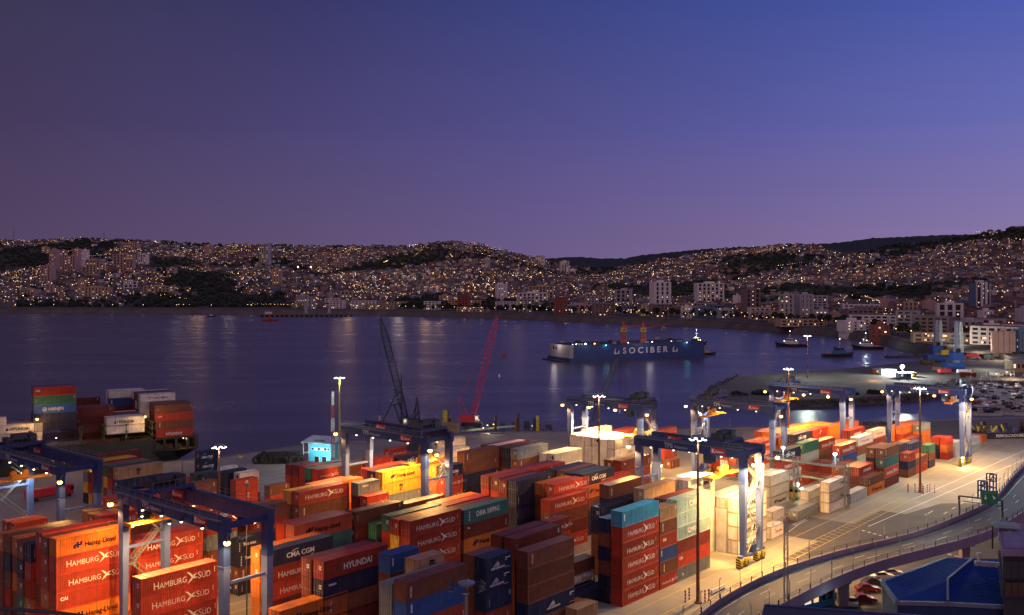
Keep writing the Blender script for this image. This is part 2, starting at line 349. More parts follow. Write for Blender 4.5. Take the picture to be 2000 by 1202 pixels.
# sea wall, promenade
sw = MB(); m_sw = mat('seawall_stone', (.13, .115, .11), .9, var=.4, vs=.05); xs3 = np.linspace(-250, 1850, 140)
for x0, x1 in zip(xs3, xs3[1:]):
    q = []
    for x in (x0, x1): Y = shore_Y(x); k = (x - 1000) / F; q.append((k, Y))
    prof = [(-4, -3.5), (0, 2.6), (.6, 3.6), (9, 3.6), (9.2, 5.8), (26, 5.8)]
    for (o0, z0), (o1, z1) in zip(prof, prof[1:]):
        (k0, Y0), (k1, Y1) = q; sw.poly([(k0 * (Y0 + o0), Y0 + o0, z0), (k1 * (Y1 + o0), Y1 + o0, z0), (k1 * (Y1 + o1), Y1 + o1, z1), (k0 * (Y0 + o1), Y0 + o1, z1)], m_sw)
sw.obj('seawall', kind='structure')
def on_terr(x, y):
    "farthest-down terrain point seen at photo pixel x, y"
    for i in range(600):
        w = i / 560; p = terr(x, w); yy = HY + F * (H - p.z) / p.y
        if yy <= y: return p
    return terr(x, 1)
# ---------------------------------------------------------------- houses
hc = [(.36, .30, .32), (.50, .45, .48), (.32, .15, .13), (.24, .17, .16), (.38, .26, .19), (.17, .21, .30), (.40, .22, .23), (.62, .56, .60), (.15, .13, .15)]
hn = ['grey', 'pale', 'brick red', 'brown', 'ochre', 'blue', 'pink', 'white', 'dark']
hmats = [mat('house_paint_' + n.replace(' ', '_'), c, .85, var=.2, vs=.1) for n, c in zip(hn, hc)]
rmats = [mat('roof_' + n, c, .8, var=.2, vs=.1) for n, c in (('rust', (.16, .08, .06)), ('zinc', (.17, .17, .19)), ('dark', (.06, .055, .06)))]
m_winw = mat('window_glow_warm', (1, .62, .28), emit=1.0, samp=False); m_winc = mat('window_glow_pale', (1, .85, .62), emit=.9, samp=False)
m_glow = mat('lamp_globe_warm', (1, .60, .22), emit=3.4, samp=False); m_glow2 = mat('lamp_globe_white', (1, .84, .60), emit=3.4, samp=False); m_glow3 = mat('lamp_globe_amber', (1, .45, .10), emit=3.4, samp=False)
GL = [mat('far_lamp_%d' % k_, c_, emit=e_, samp=False) for k_, (c_, e_) in enumerate((((1, .60, .22), 2.4), ((1, .62, .25), 5), ((1, .84, .60), 4), ((1, .45, .10), 4), ((1, .7, .35), 12), ((1, .5, .2), 1.6)))]
m_pole = mat('lamp_pole', (.16, .16, .17), .5)
def house(mb, M, w, d, h, m, rm, lit, gable):
    q = lambda *p: M @ Vector(p)
    c = [(-w / 2, -d / 2), (w / 2, -d / 2), (w / 2, d / 2), (-w / 2, d / 2)]
    mb.hexa([q(x, y, -4) for x, y in c] + [q(x, y, h) for x, y in c], m)
    if gable:
        r = h + w * .22; e = .4
        A0, A1, A2, A3 = [q(x * 1.06, y * 1.06, h - .05) for x, y in c]; B0, B1 = q(0, -d / 2 * 1.06, r), q(0, d / 2 * 1.06, r)
        for p in ((A0, B0, B1, A3), (B0, A1, A2, B1), (A0, A1, B0), (A3, B1, A2)): mb.poly(p, rm)
    else:
        mb.hexa([q(x * 1.04, y * 1.04, h) for x, y in c] + [q(x * 1.04, y * 1.04, h + .4) for x, y in c], rm)
    for k in range(2 + int(h > 6)):
        xx = -w / 2 + w * (k + .5) / 3; zz = h * .35 + (k % 2) * h * .25
        mm = (m_winw if R() < .6 else m_winc) if R() < lit else rmats[2]
        mb.poly([q(xx - .8, -d / 2 - .06, zz), q(xx + .8, -d / 2 - .06, zz), q(xx + .8, -d / 2 - .06, zz + 1.5), q(xx - .8, -d / 2 - .06, zz + 1.5)], mm)
spots = []; tries = 0
while len(spots) < 8200 and tries < 60000:
    tries += 1; x = U(-60, 2060); w = .10 + .90 * R() ** .85; p = terr(x, w); wd = wooded(p)
    if wd > .10 + .25 * R(): continue
    if 1610 < x < 1900 and w > .93: continue
    if 470 < x < 560 and w < .24 or 240 < x < 460 and w < .22: continue
    spots.append((p.y, x, w, p))
spots.sort(key=lambda q: q[0])
protos = {}
rest = MB()
for i, (Y, x, w, p) in enumerate(spots):
    ci = int(R() * len(hmats)); mw_, md, mh = U(7, 13) * (1 + .3 * (Y > 2600)), U(7, 12), U(3.5, 8); rz = U(-.6, .6) + (0 if R() < .7 else .8)
    if i < 300:
        key = (ci, i % 3)
        if key not in protos:
            hb = MB(); house(hb, Matrix(), mw_, md, mh, hmats[ci], rmats[i % 3], .35, i % 2); protos[key] = hb.mesh('small_house')
        reg = 'left shore' if x < 500 else 'middle of the bay' if x < 1000 else 'behind the floating dock' if x < 1450 else 'right shore'
        link('small_house', protos[key], None, p, rz, 'small %s house among the crowded low houses, %s' % (hn[ci], reg), 'house', 'small %s houses, %s' % (hn[ci], reg))
    else:
        house(rest, Matrix.Translation(p) @ Matrix.Rotation(rz, 4, 'Z'), mw_, md, mh, hmats[ci], rmats[int(R() * 3)], .25, R() < .55)
rest.obj('far_houses', kind='stuff', label='crowded small houses covering the hills across the bay')
# street lamps of the town
lmp = []
while len(lmp) < 2900:
    x = U(-60, 2060); w = .07 + .93 * R(); p = terr(x, w); wd = wooded(p)
    if wd > .02 + .22 * R(): continue
    if 1610 < x < 1900 and w > .93: continue
    cl = noise.noise(Vector((p.x * .008, p.y * .006, 5)))
    if R() > .28 + cl * 1.9: continue
    lmp.append((p.y, x, p))
# strings of lamps along streets
for k in range(46):
    x0, w0 = U(0, 1950), U(.2, .95); dx, dw = U(-60, 60), U(-.1, .1); n = int(U(6, 16))
    for j in range(n):
        x, w = x0 + dx * j / n, w0 + dw * j / n
        if w < 1: p = terr(x, w); lmp.append((p.y, x, p))
lmp.sort(key=lambda q: q[0]); lm = []
for m in (m_glow, m_glow2, m_glow3):
    b_ = MB(); b_.tube((0, 0, 0), (0, 0, 7), .12, m_pole, 5); b_.ball((0, 0, 7.4), .5, m, 6); lm.append(b_.mesh('street_lamp'))
rl = MB(); rl.mi(m_pole)
for i, (Y, x, p) in enumerate(lmp):
    k = 0 if R() < .5 else 1 if R() < .6 else 2
    if i < 190:
        reg = 'left shore' if x < 500 else 'middle of the bay' if x < 1000 else 'behind the floating dock' if x < 1450 else 'right shore'
        kn = ('warm', 'white', 'amber')[k]
        link('street_lamp', lm[k], None, p, 0, 'lit %s street lamp on the lower town streets, %s' % (kn, reg), 'street lamp', '%s town street lamps, %s' % (kn, reg))
    else: rl.ball(p + Vector((0, 0, 7)), U(.22, .66) * (Y / 2600) ** .5, GL[(0, 0, 1, 1, 2, 3, 3, 5, 5, 4)[int(R() * 10)]], 5)
rl.obj('far_street_lamps', kind='stuff', label='countless tiny lit street lamps scattered over the hills')
# woods in the ravines
m_leaf = mat('dark_foliage', (.020, .030, .016), .9, var=.5, vs=.15); m_leaf2 = mat('foliage', (.035, .055, .022), .9, var=.5, vs=.6)
wd_ = MB(); n = 0
while n < 5200:
    x = U(-60, 2060); w = .12 + .88 * R(); p = terr(x, w)
    if wooded(p) < .12 and not (470 < x < 560 and w < .24 or 230 < x < 470 and w < .22): continue
    n += 1; r = U(4, 8); wd_.ball(p + Vector((0, 0, r * .4)), r, m_leaf, 6, U(.6, 1.1), .3)
for x in np.arange(-60, 2060, 6.5):
    if R() < .45: p = terr(x, .985); wd_.ball(p + Vector((0, 0, 2)), U(3, 8), m_leaf, 6, U(.7, 1.2), .3)
wd_.obj('woodland', kind='stuff', label='dark woods filling the ravines between the hill districts')
# ---------------------------------------------------------------- apartment towers
tm = {'p': mat('tower_pink_concrete', (.50, .33, .30), .8, var=.12, vs=.2), 'w': mat('tower_white', (.74, .68, .69), .8, var=.1, vs=.2), 'g': mat('tower_grey', (.42, .40, .44), .8, var=.12, vs=.2), 'd': mat('tower_dark', (.24, .17, .17), .7, var=.12, vs=.2), 't': mat('tower_tan', (.50, .36, .25), .8, var=.1, vs=.2), 'r': mat('tower_red', (.30, .07, .06), .8, var=.1, vs=.2), 'b': mat('tower_blue', (.12, .18, .30), .6, var=.1, vs=.2)}
tn_ = {'p': 'pinkish', 'w': 'white', 'g': 'grey', 'd': 'dark', 't': 'tan', 'r': 'red brick', 'b': 'blue glass'}
m_glass = mat('dark_glass', (.02, .022, .03), .2, var=.3, vs=.3)
towers = '''97 115 488 531 p left tower of the tall cluster on the far left hill
116 132 490 531 p second tower of the tall cluster on the far left hill
142 158 487 528 p tallest tower in the back of the far left cluster
159 174 489 528 w tower touching the tallest one in the far left cluster
132 154 501 536 p lower front tower of the far left cluster
166 197 509 537 t broad front block at right of the far left cluster
80 108 520 554 p lone tower below the far left cluster
224 262 498 528 p wide slab right of the far left cluster
269 291 498 521 w squarish block beside the wide left slab
82 97 483 496 t small block above the far left cluster
240 272 477 487 t long low block near the left skyline
153 166 546 578 t narrow tower near the left shore
153 218 562 579 t long low block with open middle near left shore
240 270 550 568 w white block above the left shore embankment
326 346 524 540 p small block on the left slope
89 114 559 571 p low block near the left edge shore
40 80 566 580 p wide low block beside the left edge
282 340 560 574 t long school-like block by the lamp stair
400 417 479 499 p dim block under the left skyline
430 449 484 500 t glowing block under the left skyline
506 530 478 520 g tallest dark slab breaking the skyline at left
531 551 526 560 t tan tower below the skyline slab
614 640 496 525 p left one of two twin towers mid slope
653 680 497 525 p right one of two twin towers mid slope
579 602 578 597 g glass fronted terminal block behind the old pier
662 690 570 588 p stepped block behind the old pier
640 652 572 586 p small red-lit block behind the old pier
968 990 556 590 w narrow white tower left of the long blocks
1033 1081 560 588 t long tan block with dark opening, back row
1010 1068 573 597 w long white gridded block, front row
1046 1065 500 518 w high pair on the dark middle hill
1093 1112 511 535 w white tower on the middle saddle
1113 1124 526 537 w short block beside the saddle tower
1165 1186 560 590 d dark pink tower above the promenade
947 957 504 528 g thin tower on the wooded middle hill
899 932 507 518 p long block on the middle ridge
858 882 578 592 p low block above the rail yard
1084 1104 586 598 t low block behind the promenade palms
1201 1236 567 597 g twin-slab block behind the left dock crane
1269 1310 552 618 w tallest white waterfront tower with balconies
1330 1352 600 622 w low white hall beside the waterfront tower
1358 1411 554 596 w wide hospital-like white slab mid right
1433 1447 578 602 w thin white block left of the brown tower
1447 1485 566 616 d brown tower with balconies and round top
1521 1552 576 627 g left one of the paired grey towers
1555 1588 576 626 g right one of the paired grey towers
1590 1618 606 634 g grey office block right of the paired towers
1620 1638 611 633 p pink gabled block on the right shore
1721 1735 584 612 p slim tower on the right slope foot
1736 1763 592 614 d dark brick block on the right slope foot
1764 1793 591 614 t balcony block on the right slope foot
1803 1825 589 616 p chequered block left of the banded block
1827 1881 594 634 w long banded office block at right
1891 1935 553 607 s dark tower with broad white vertical stripes
1856 1878 606 634 p pale house-like block with small windows
1910 1940 608 632 w stepped pale block below the striped tower
1923 1950 634 663 w arched-window customs-like block at right
1985 2010 604 645 g grey block cut by the right frame edge
1979 2012 646 684 b blue glass block at the right frame edge
1860 1920 628 650 g long grey building behind the port cranes
1940 1978 655 690 p pale corner block behind the lit road
1400 1432 606 622 g low row block below the hospital slab
1697 1738 640 664 r dark red cubic block beside the seawall
1636 1690 628 646 w long white terminal shed near the seawall
1250 1268 604 618 t small lit facade left of the white tower
1500 1520 612 630 t lit ochre facade on the promenade
1345 1400 602 618 b long blue roofed sheds on the promenade
1100 1160 596 610 p row of low pink fronts above the promenade'''
TP = []
def tower(x0, x1, y0, y1, st, desc, idx):
    xm = (x0 + x1) / 2; p = on_terr(xm, y1); Y = p.y; w = (x1 - x0) * Y / F; h = (y1 - y0) * Y / F
    ww, dd = w * .78, w * .45 if w < 60 else 16; rz = .35 if idx % 2 else -.3
    if w > 45: rz *= .3; ww = w * .95
    mm = tm['w' if st == 's' else st]; b_ = MB()
    fl = max(2, round(h / 3.1)); fh = h / fl; nb = max(3, int(ww / 7))
    b_.box(-ww / 2 + .5, -dd / 2 + .5, -14, ww / 2 - .5, dd / 2 - .5, h - .3, m_glass)
    if st == 's':
        for q in (.30, .62): b_.box(-ww / 2 + ww * q, -dd / 2 - .6, -10, -ww / 2 + ww * (q + .16), -dd / 2 + 1, h + 1, tm['w'])
        for q in (0, .96): b_.box(-ww / 2 + ww * q, -dd / 2 - .2, -10, -ww / 2 + ww * (q + .04), -dd / 2 + 1, h, tm['w'])
        b_.box(-ww / 2, -dd / 2 + 1.1, -10, -ww / 2 + .8, dd / 2, h, tm['b'])
    else:
        fl = max(3, int(h / 5.6)); fh = h / fl
        for k in range(fl + 1): b_.box(-ww / 2, -dd / 2, k * fh - .7, ww / 2, dd / 2, k * fh + .7, mm)
        b_.box(-ww / 2, -dd / 2, -14, ww / 2, dd / 2, -.8, mm)
        for k in range(nb + 1):
            xx = -ww / 2 + ww * k / nb; e = 1.5 if idx % 3 else 2.2; b_.box(xx - e, -dd / 2 - .15, -1, xx + e, dd / 2 + .15, h + .9, mm)
        nd = max(1, int(dd / 5))
        for k in range(nd + 1):
            yy = -dd / 2 + dd * k / nd; b_.box(-ww / 2 - .16, yy - .9, -1, -ww / 2 + .9, yy + .9, h + .8, mm); b_.box(ww / 2 - .9, yy - .9, -1, ww / 2 + .16, yy + .9, h + .8, mm)
    r = empty('office_building' if st in 'sb' else 'apartment_building', p, rz, '%s building, %s' % (tn_.get(st, 'striped'), desc), 'building')
    b_.obj('facade', r); TP.append(p)
    b2 = MB(); b2.box(-ww * .18, -dd * .2, h + .9, ww * .2, dd * .25, h + 3.4, mm); b2.obj('roof_house', r)
    lm_ = []
    for m in (m_winw, m_winc):
        q = MB(); q.poly([(-.9, 0, -.7), (.9, 0, -.7), (.9, 0, .7), (-.9, 0, .7)], m); lm_.append(q.mesh('lit_window'))
    for k in range(min(16, 3 + fl * nb // 5)):
        fx = -ww / 2 + ww * (int(R() * nb) + .5) / nb; fz = (int(R() * fl) + .5) * fh + .05; link('lit_window', lm_[int(R() * 2)], r, (fx, -dd / 2 + .42, fz))
for i, l in enumerate(towers.split('\n')):
    q = l.split(' ', 5); tower(*[float(v) for v in q[:4]], q[4], q[5], i)
# mid-rise blocks on the flat strip behind the sea wall
bp_m = []
for k in range(9):
    b_ = MB(); w, d, fl = (26, 38, 20, 52, 30, 18, 44, 24, 60)[k], 16, (4, 3, 6, 2, 5, 7, 4, 3, 3)[k]; h = fl * 3.6; mm = tm['wpgtdrwbt'[k]]
    b_.box(-w / 2 + .6, -d / 2 + .6, -3, w / 2 - .6, d / 2 - .6, h - .2, m_glass)
    for j in range(fl + 1): b_.box(-w / 2, -d / 2, j * 3.6 - .8, w / 2, d / 2, j * 3.6 + .8, mm)
    for j in range(int(w / 6) + 1): x = -w / 2 + j * w / int(w / 6); b_.box(x - 1, -d / 2 - .2, -1, x + 1, d / 2 + .2, h + .8, mm)
    b_.box(-w / 2 + .2, -d / 2 + .2, h + .81, w / 2 - .2, d / 2 - .2, h + 1.2, rmats[k % 3])
    for j in range(int(w / 5)):
        if R() < .7: x = U(-w / 2 + 1, w / 2 - 2); z = (int(R() * fl)) * 3.6 + 1; b_.poly([(x, -d / 2 + .45, z), (x + 1.8, -d / 2 + .45, z), (x + 1.8, -d / 2 + .45, z + 1.6), (x, -d / 2 + .45, z + 1.6)], m_winw if R() < .6 else m_winc)
    bp_m.append(b_.mesh('waterfront_building'))
wk = ['white four-storey', 'long pink three-storey', 'grey six-storey', 'low tan', 'dark five-storey', 'red brick', 'long white', 'blue glass', 'long tan']
for i in range(96):
    x = U(560, 1990) if i < 60 else U(1480, 2040); w = U(.02, .17) if i < 60 else U(.0, .2)
    if x > 1700 and w < .05: w += .06
    p = terr(x, w); k = int(R() * 9)
    if min((p - q).length for q in TP) < 34: continue
    TP.append(p); reg = 'left of the floating dock' if x < 1080 else 'behind the floating dock' if x < 1420 else 'between the dock and the red block' if x < 1690 else 'behind the harbour cranes'
    link('waterfront_building', bp_m[k], None, p, U(-.25, .25) - (.5 if x > 1700 else 0), '%s building in the low waterfront rows %s' % (wk[k], reg), 'building', '%s waterfront buildings %s' % (wk[k], reg))
# radio masts on the left skyline
for i, (x, y0, y1) in enumerate(((27, 445, 470), (203, 452, 470), (365, 466, 474))):
    p = on_terr(x, y1); b_ = MB(); h = (y1 - y0) * p.y / F
    for sx in (-1, 1): b_.bar(p + Vector((sx * 2, 0, -3)), p + Vector((sx * .3, 0, h)), .5, m_pole)
    for k in range(9): b_.bar(p + Vector((-2 + k * .19, 0, h * k / 9)), p + Vector((2 - k * .19, 0, h * (k + 1) / 9)), .35, m_pole)
    b_.obj('radio_mast', label=('thin lattice radio mast standing on the far left skyline', 'faint second radio mast on the skyline above the towers', 'short mast with white base on the skyline')[i], cat='mast')
# ================================================================ CONTAINERS
PAL = {'red': (.42, .045, .025), 'brick': (.34, .06, .035), 'maroon': (.17, .028, .025), 'brown': (.20, .065, .04), 'orange': (.62, .17, .025), 'navy': (.018, .024, .07), 'blue': (.03, .10, .33), 'sky': (.07, .33, .46), 'yellow': (.72, .42, .04), 'white': (.66, .63, .60), 'green': (.045, .19, .12), 'teal': (.035, .13, .14), 'grey': (.20, .23, .25), 'aqua': (.34, .50, .48), 'tan': (.42, .25, .14), 'dark green': (.04, .09, .06), 'dark blue': (.012, .03, .10)}
cmat = {k: mat('container_' + k.replace(' ', '_'), c, .52, var=.32, vs=.5, dirt=.75 if k != 'white' else .3, orand=.26, spec=.35) for k, c in PAL.items()}
m_lw = mat('lettering_white', (.75, .73, .70), .6, var=.1); m_lk = mat('lettering_dark', (.008, .009, .02), .8, var=.1, spec=.05); m_lr = mat('lettering_red', (.45, .02, .05), .6, var=.1)
m_lg = mat('lettering_green', (.02, .12, .06), .6, var=.1); m_lb = mat('lettering_blue', (.01, .02, .14), .8, var=.1, spec=.05); m_ly = mat('lettering_yellow', (.70, .45, .08), .6, var=.1)
m_stl = mat('galvanised_steel', (.35, .35, .36), .45, .5, var=.2); m_fl = mat('container_floor', (.02, .02, .02), .9)
LN = {40: 12.19, 20: 6.06}; CW, CH = 2.44, 2.6
def body_mesh(L, near=True):
    b_ = MB(); m = cmat['red']; n = max(8, int(L / .29)) ; dep = .05; e = .16
    # corrugated long walls, both sides
    for yy, sg in ((0, 1), (CW, -1)):
        xs_ = []
        st = (L - 2 * e) / n
        for i in range(n):
            x = e + i * st; xs_ += [(x, 0), (x + st * .32, 0), (x + st * .5, dep), (x + st * .82, dep)]
        xs_.append((L - e, 0))
        for (xa, da), (xb, db) in zip(xs_, xs_[1:]):
            q = [(xa, yy + sg * (.03 + da), .15), (xb, yy + sg * (.03 + db), .15), (xb, yy + sg * (.03 + db), CH - .12), (xa, yy + sg * (.03 + da), CH - .12)]
            b_.poly(q if sg > 0 else q[::-1], m)
    for i in range(8):                                           # closed front end at +x
        y0 = .1 + i * (CW - .2) / 8; dx = .04 * (i % 2); b_.box(L - .1 + dx - .04, y0, .15, L - .06 + dx, y0 + (CW - .2) / 8, CH - .12, m)
    b_.box(.05, .04, .12, L - .1, CW - .04, .16, m_fl)
    nr = 11 if L > 8 else 6
    for i in range(nr):                                          # roof panels with shallow swages
        x0 = .1 + i * (L - .2) / nr; b_.box(x0, .06, CH - .09, x0 + (L - .2) / nr - .12, CW - .06, CH - .03 , m); b_.box(x0 + (L - .2) / nr - .12, .06, CH - .09, x0 + (L - .2) / nr, CW - .06, CH - .055, m)
    return b_.mesh('body')
def frame_mesh(L):
    b_ = MB(); m = cmat['red']
    for x in (0, L - .16):
        for y in (0, CW - .16): b_.box(x, y, .11, x + .16, y + .16, CH - .11, m)
    for z in (.02, CH - .12):
        for y in (0, CW - .07): b_.box(.161, y, z, L - .161, y + .07, z + (.15 if z < 1 else .1), m)
        for x in (.012, L - .112): b_.box(x, .161, z, x + .1, CW - .161, z + (.14 if z < 1 else .1), m)
    for x in (-.005, L - .175):
        for y in (-.006, CW - .174):
            for z in (0, CH - .11): b_.box(x, y, z, x + .18, y + .18, z + .11, m)
    return b_.mesh('frame')
def door_mesh():
    b_ = MB(); m = cmat['red']; w = CW / 2 - .18
    b_.box(.03, 0, .17, .07, w, CH - .13, m)
    for k in range(5): z = .3 + k * .45; b_.box(.012, .05, z, .03, w - .05, z + .22, m)
    return b_.mesh('door')
def bars_mesh(stick):
    b_ = MB()
    for y in (.36, .98, 1.46, 2.08):
        b_.box(-.028, y - .022, .10, .008, y + .022, CH - .08, m_stl); b_.box(-.05, y - .10, .95, -.03, y + .22, 1.02, m_stl)
    if stick:
        for y in (.30, .62): 
            for z in (1.28, 1.62): b_.box(-.012, 1.3 - y - .13, z, -.004, 1.3 - y + .13, z + .26, m_lw)
    return b_.mesh('lock_bars')
def blank_end():
    b_ = MB(); m = cmat['red']
    for i in range(12): y0 = .16 + i * (CW - .32) / 12; dx = .05 * (i % 2); b_.box(.02 + dx, y0, .15, .08 + dx, y0 + (CW - .32) / 12, CH - .12, m)
    return b_.mesh('end_wall')
def reefer_end():
    b_ = MB(); m = cmat['white']; b_.box(.06, .16, .15, .12, CW - .16, CH - .12, m)
    b_.box(.01, .3, .9, .06, CW - .3, 1.15, m_stl); b_.box(.02, .45, 1.3, .06, 1.0, 2.1, m_lk); b_.box(.02, 1.25, 1.3, .06, 1.95, 2.1, m_stl); b_.box(.03, .3, .3, .06, CW - .3, .75, m_stl)
    return b_.mesh('cooling_unit')
cmat['seam'] = mat('container_edge_aged', (.34, .27, .19), .6, var=.4, vs=1.2, dirt=.6)
BM = {L: body_mesh(LN[L]) for L in LN}; FM = {L: frame_mesh(LN[L]) for L in LN}
DM = door_mesh(); LBM = [bars_mesh(0), bars_mesh(1)]; EM = blank_end(); RM = reefer_end()
BIRD1 = [(0, 1), (.2, .97), (.42, .78), (.58, .55), (.78, .42), (1.05, .36), (.74, .28), (.52, .36), (.36, .56), (.2, .8)]
BIRD2 = [(.08, -.08), (.3, .28), (.48, .5), (.66, .66), (1.0, .78), (.78, .58), (.62, .38), (.42, .16)]
def bird(b_, x, z, w, h, m): flat(b_, BIRD1, m, x, z, w, h); flat(b_, BIRD2[::-1] if 0 else BIRD2, m, x, z, w, h, -.038)
def lettering(code, L):
    b_ = MB(); k = 1 if L == 40 else .52; LL = LN[L]; z = .82
    if code == 'hs':
        s = .55 if L == 20 else .92; x0 = .8 if L == 20 else 1.7
        w = add_text(b_, 'H', x0, z, 1.5 * s, m_lw, -.012); w2 = add_text(b_, 'AMBURG', x0 + w + .09, z, 1.2 * s, m_lw, -.012); x = x0 + w + w2 + .2
        bird(b_, x - .1, z - .2, 2.0 * s, 1.6 * s, m_lw); x += 1.9 * s
        w3 = add_text(b_, 'S', x, z + .05, 1.45 * s, m_lw, -.012); add_text(b_, '\u00dcD', x + w3 + .06, z + .05, 1.2 * s, m_lw, -.012)
        for j in range(3): b_.box(LL - .42, -.04, 1.3 + j * .26, LL - .34, -.03, 1.5 + j * .26, m_lw)
    elif code == 'id':
        for j in range(5): b_.box(LL - .75 + (j % 2) * .05, -.04, 2.3 - .16 * j, LL - .42, -.03, 2.38 - .16 * j, m_lw)
        for j in range(6): b_.box(.45, -.04, .7 + j * .2, .55, -.03, .8 + j * .2, m_lw)
    elif code in ('hl', 'hr', 'hw'):
        m = m_lk; x = 2.6 * k
        for d in (0, .55 * k): flat(b_, [(0, 0), (.45, 0), (.35, .28), (.8, .28), (1.0, .8), (.55, .8), (.65, .5), (.2, .5)], m_lb if code != 'hr' else m_lk, x + d, 1.0, k, 1.1)
        add_text(b_, 'Hapag-Lloyd', x + 1.9 * k, 1.0, 1.05 * (1 if L == 40 else .6), m, .012)
    elif code in ('ry', 'wy'):
        m = m_lw if code == 'ry' else m_lk; x = 2.4 * k; flat(b_, [(0, 0), (.9, 0), (.45, .95)], m_lg if code == 'ry' else m_lk, x, .85, k, 1)
        add_text(b_, 'HYUNDAI', x + 1.1 * k, .85, 1.25 * (1 if L == 40 else .62), m, .03)
    elif code == 'cm':
        x = 3.1 * k if L == 40 else .9; s = 1 if L == 40 else .68; add_text(b_, 'CMA CGM', x, .95, 1.2 * s, m_lw, .03)
        for (cx, z0, sg) in ((x + 2.6 * s, 1.75, 1), (x + 3.9 * s, .85, -1)):
            pts = [(math.cos(a_) * 1.5 * s, math.sin(a_) * .45) for a_ in np.linspace(math.pi * .55, math.pi * .95, 7)]
            if sg < 0: pts = [(-p[0], -p[1]) for p in pts]
            for (xa, za), (xb, zb) in zip(pts, pts[1:]): b_.bar((cx + xa, -.035, z0 + za), (cx + xb, -.035, z0 + zb), .07, m_lw)
    elif code in ('ms', 'mt'):
        x = LL * .42; add_text(b_, 'm', x, 1.35, 1.5, m_lk, .04); add_text(b_, 'SC', x + .05, .62, .8, m_lk, .02)
    elif code == 'tl': add_text(b_, 'CHINA  SHIPPING', 3.0, .95, 1.3, m_lw, .02, .62); [b_.box(1.05, -.04, .5 + j * .45, 1.3, -.03, .78 + j * .45, m_lw) for j in range(4)]
    elif code == 'wc': add_text(b_, 'CHINA SHIPPING', 3.6, 1.0, 1.1, m_lk, .02, .68); b_.box(10.1, -.04, 1.1, 10.8, -.03, 1.6, m_lb); b_.box(2.6, -.04, 1.3, 3.1, -.03, 1.6, m_lr)
    elif code == 'hj': add_text(b_, 'HANJIN', 4.2, .85, 1.35, m_lw, .02); b_.lathe([(.5, 0), (.5, 0)], m_lw); [b_.bar((3.2 + .52 * math.cos(a_), -.035, 1.3 + .52 * math.sin(a_)), (3.2 + .52 * math.cos(a_ + .5), -.035, 1.3 + .52 * math.sin(a_ + .5)), .14, m_lw) for a_ in np.linspace(0, 6.28, 13)]; b_.bar((2.9, -.035, 1.1), (3.5, -.035, 1.5), .16, m_lw)
    elif code == 'ym': x = 3.0 * k; flat(b_, [(0, .8), (.9, .8), (.9, .62), (.54, .62), (.54, .2), (.8, .2), (.8, .05), (.1, .05), (.1, .2), (.36, .2), (.36, .62), (0, .62)], m_lr, x, .9, k * 1.1, 1.1); add_text(b_, 'YANG MING', x + 1.2 * k, 1.0, .95 * (1 if L == 40 else .6), m_lr, .015)
    elif code == 'mo': x = 4.4; b_.lathe([(.42, 0), (.42, 0)], m_lw); [b_.bar((x + .45 * math.cos(a_), -.035, 1.4 + .45 * math.sin(a_)), (x + .45 * math.cos(a_ + .6), -.035, 1.4 + .45 * math.sin(a_ + .6)), .2, m_lw) for a_ in np.linspace(0, 6.28, 12)]; add_text(b_, 'MOL', x + .8, .98, 1.2, m_lw, .03)
    elif code == 'gl': b_.poly([(1.3, -.035, 1.3), (1.7, -.035, 1.0), (2.1, -.035, 1.3), (1.7, -.035, 1.6)], m_lw); b_.box(1.5, -.045, 1.2, 1.9, -.036, 1.4, m_lb)
    elif code == 'cs': add_text(b_, 'CSAV', 6.4, .9, 1.2, m_lk, -.01)
    elif code in ('sc', 'sn'): add_text(b_, 'seaco', 1.0, 1.7, .62 if code == 'sn' else .75, m_lw, .02)
    elif code == 'ca': add_text(b_, 'CAI', .8, 1.5, .75, m_lw, .03)
    elif code == 'nk':
        x = LL * (.22 if L == 20 else .40); add_text(b_, 'NYK LOGISTICS', x - .3, .78, .42, m_lw, .015, 1.15)
        for j in range(3): flat(b_, [(0, 0), (1.3 - j * .3, .9 - j * .2), (1.2 - j * .3, .62 - j * .2), (.2, 0)], m_lw, x + .1 + j * .5, 1.15)
        b_.box(LL - 1.6, -.04, 2.1, LL - .3, -.03, 2.25, m_lw); b_.box(LL - 1.6, -.04, 1.8, LL - 1.1, -.03, 1.92, m_lw); b_.box(LL - 1.6, -.04, .6, LL - .4, -.03, .66, m_lw)
    elif code == 'tx': add_text(b_, 'TEX', LL * .40, .95, .55, m_lw, .02); [b_.bar((LL * .5 + .32 * math.cos(a_), -.035, 1.85 + .32 * math.sin(a_)), (LL * .5 + .32 * math.cos(a_ + .6), -.035, 1.85 + .32 * math.sin(a_ + .6)), .13, m_lw) for a_ in np.linspace(0, 6.28, 12)]
    elif code == 'gg': add_text(b_, 'CAPITAL', 2.2, 1.1, .6, m_lw, .02)
    elif code == 'ws': [b_.box(.7, -.04, .4 + j * .5, .85, -.03, .62 + j * .5, m_lb) for j in range(4)]
    elif code == 'bl': b_.box(.55 * k + .2, -.04, 1.1, .8 * k + .25, -.03, 2.2, m_lw)
    elif code == 'nd': add_text(b_, 'Tex mac', 1.2, 1.5, .8, m_lw, .04); [b_.box(.35, -.04, .4 + j * .5, .5, -.03, .7 + j * .5, m_lw) for j in range(4)]
    elif code == 'vr': add_text(b_, 'TRITON', 1.0, 2.2, .42, m_lw, .015, vert=True)
    elif code == 'dg': add_text(b_, 'TAL', .9, 1.9, .4, m_lw, .02); b_.box(LL - .8, -.04, .7, LL - .7, -.03, 1.9, m_lw)
    else: return None
    return b_.mesh('lettering')
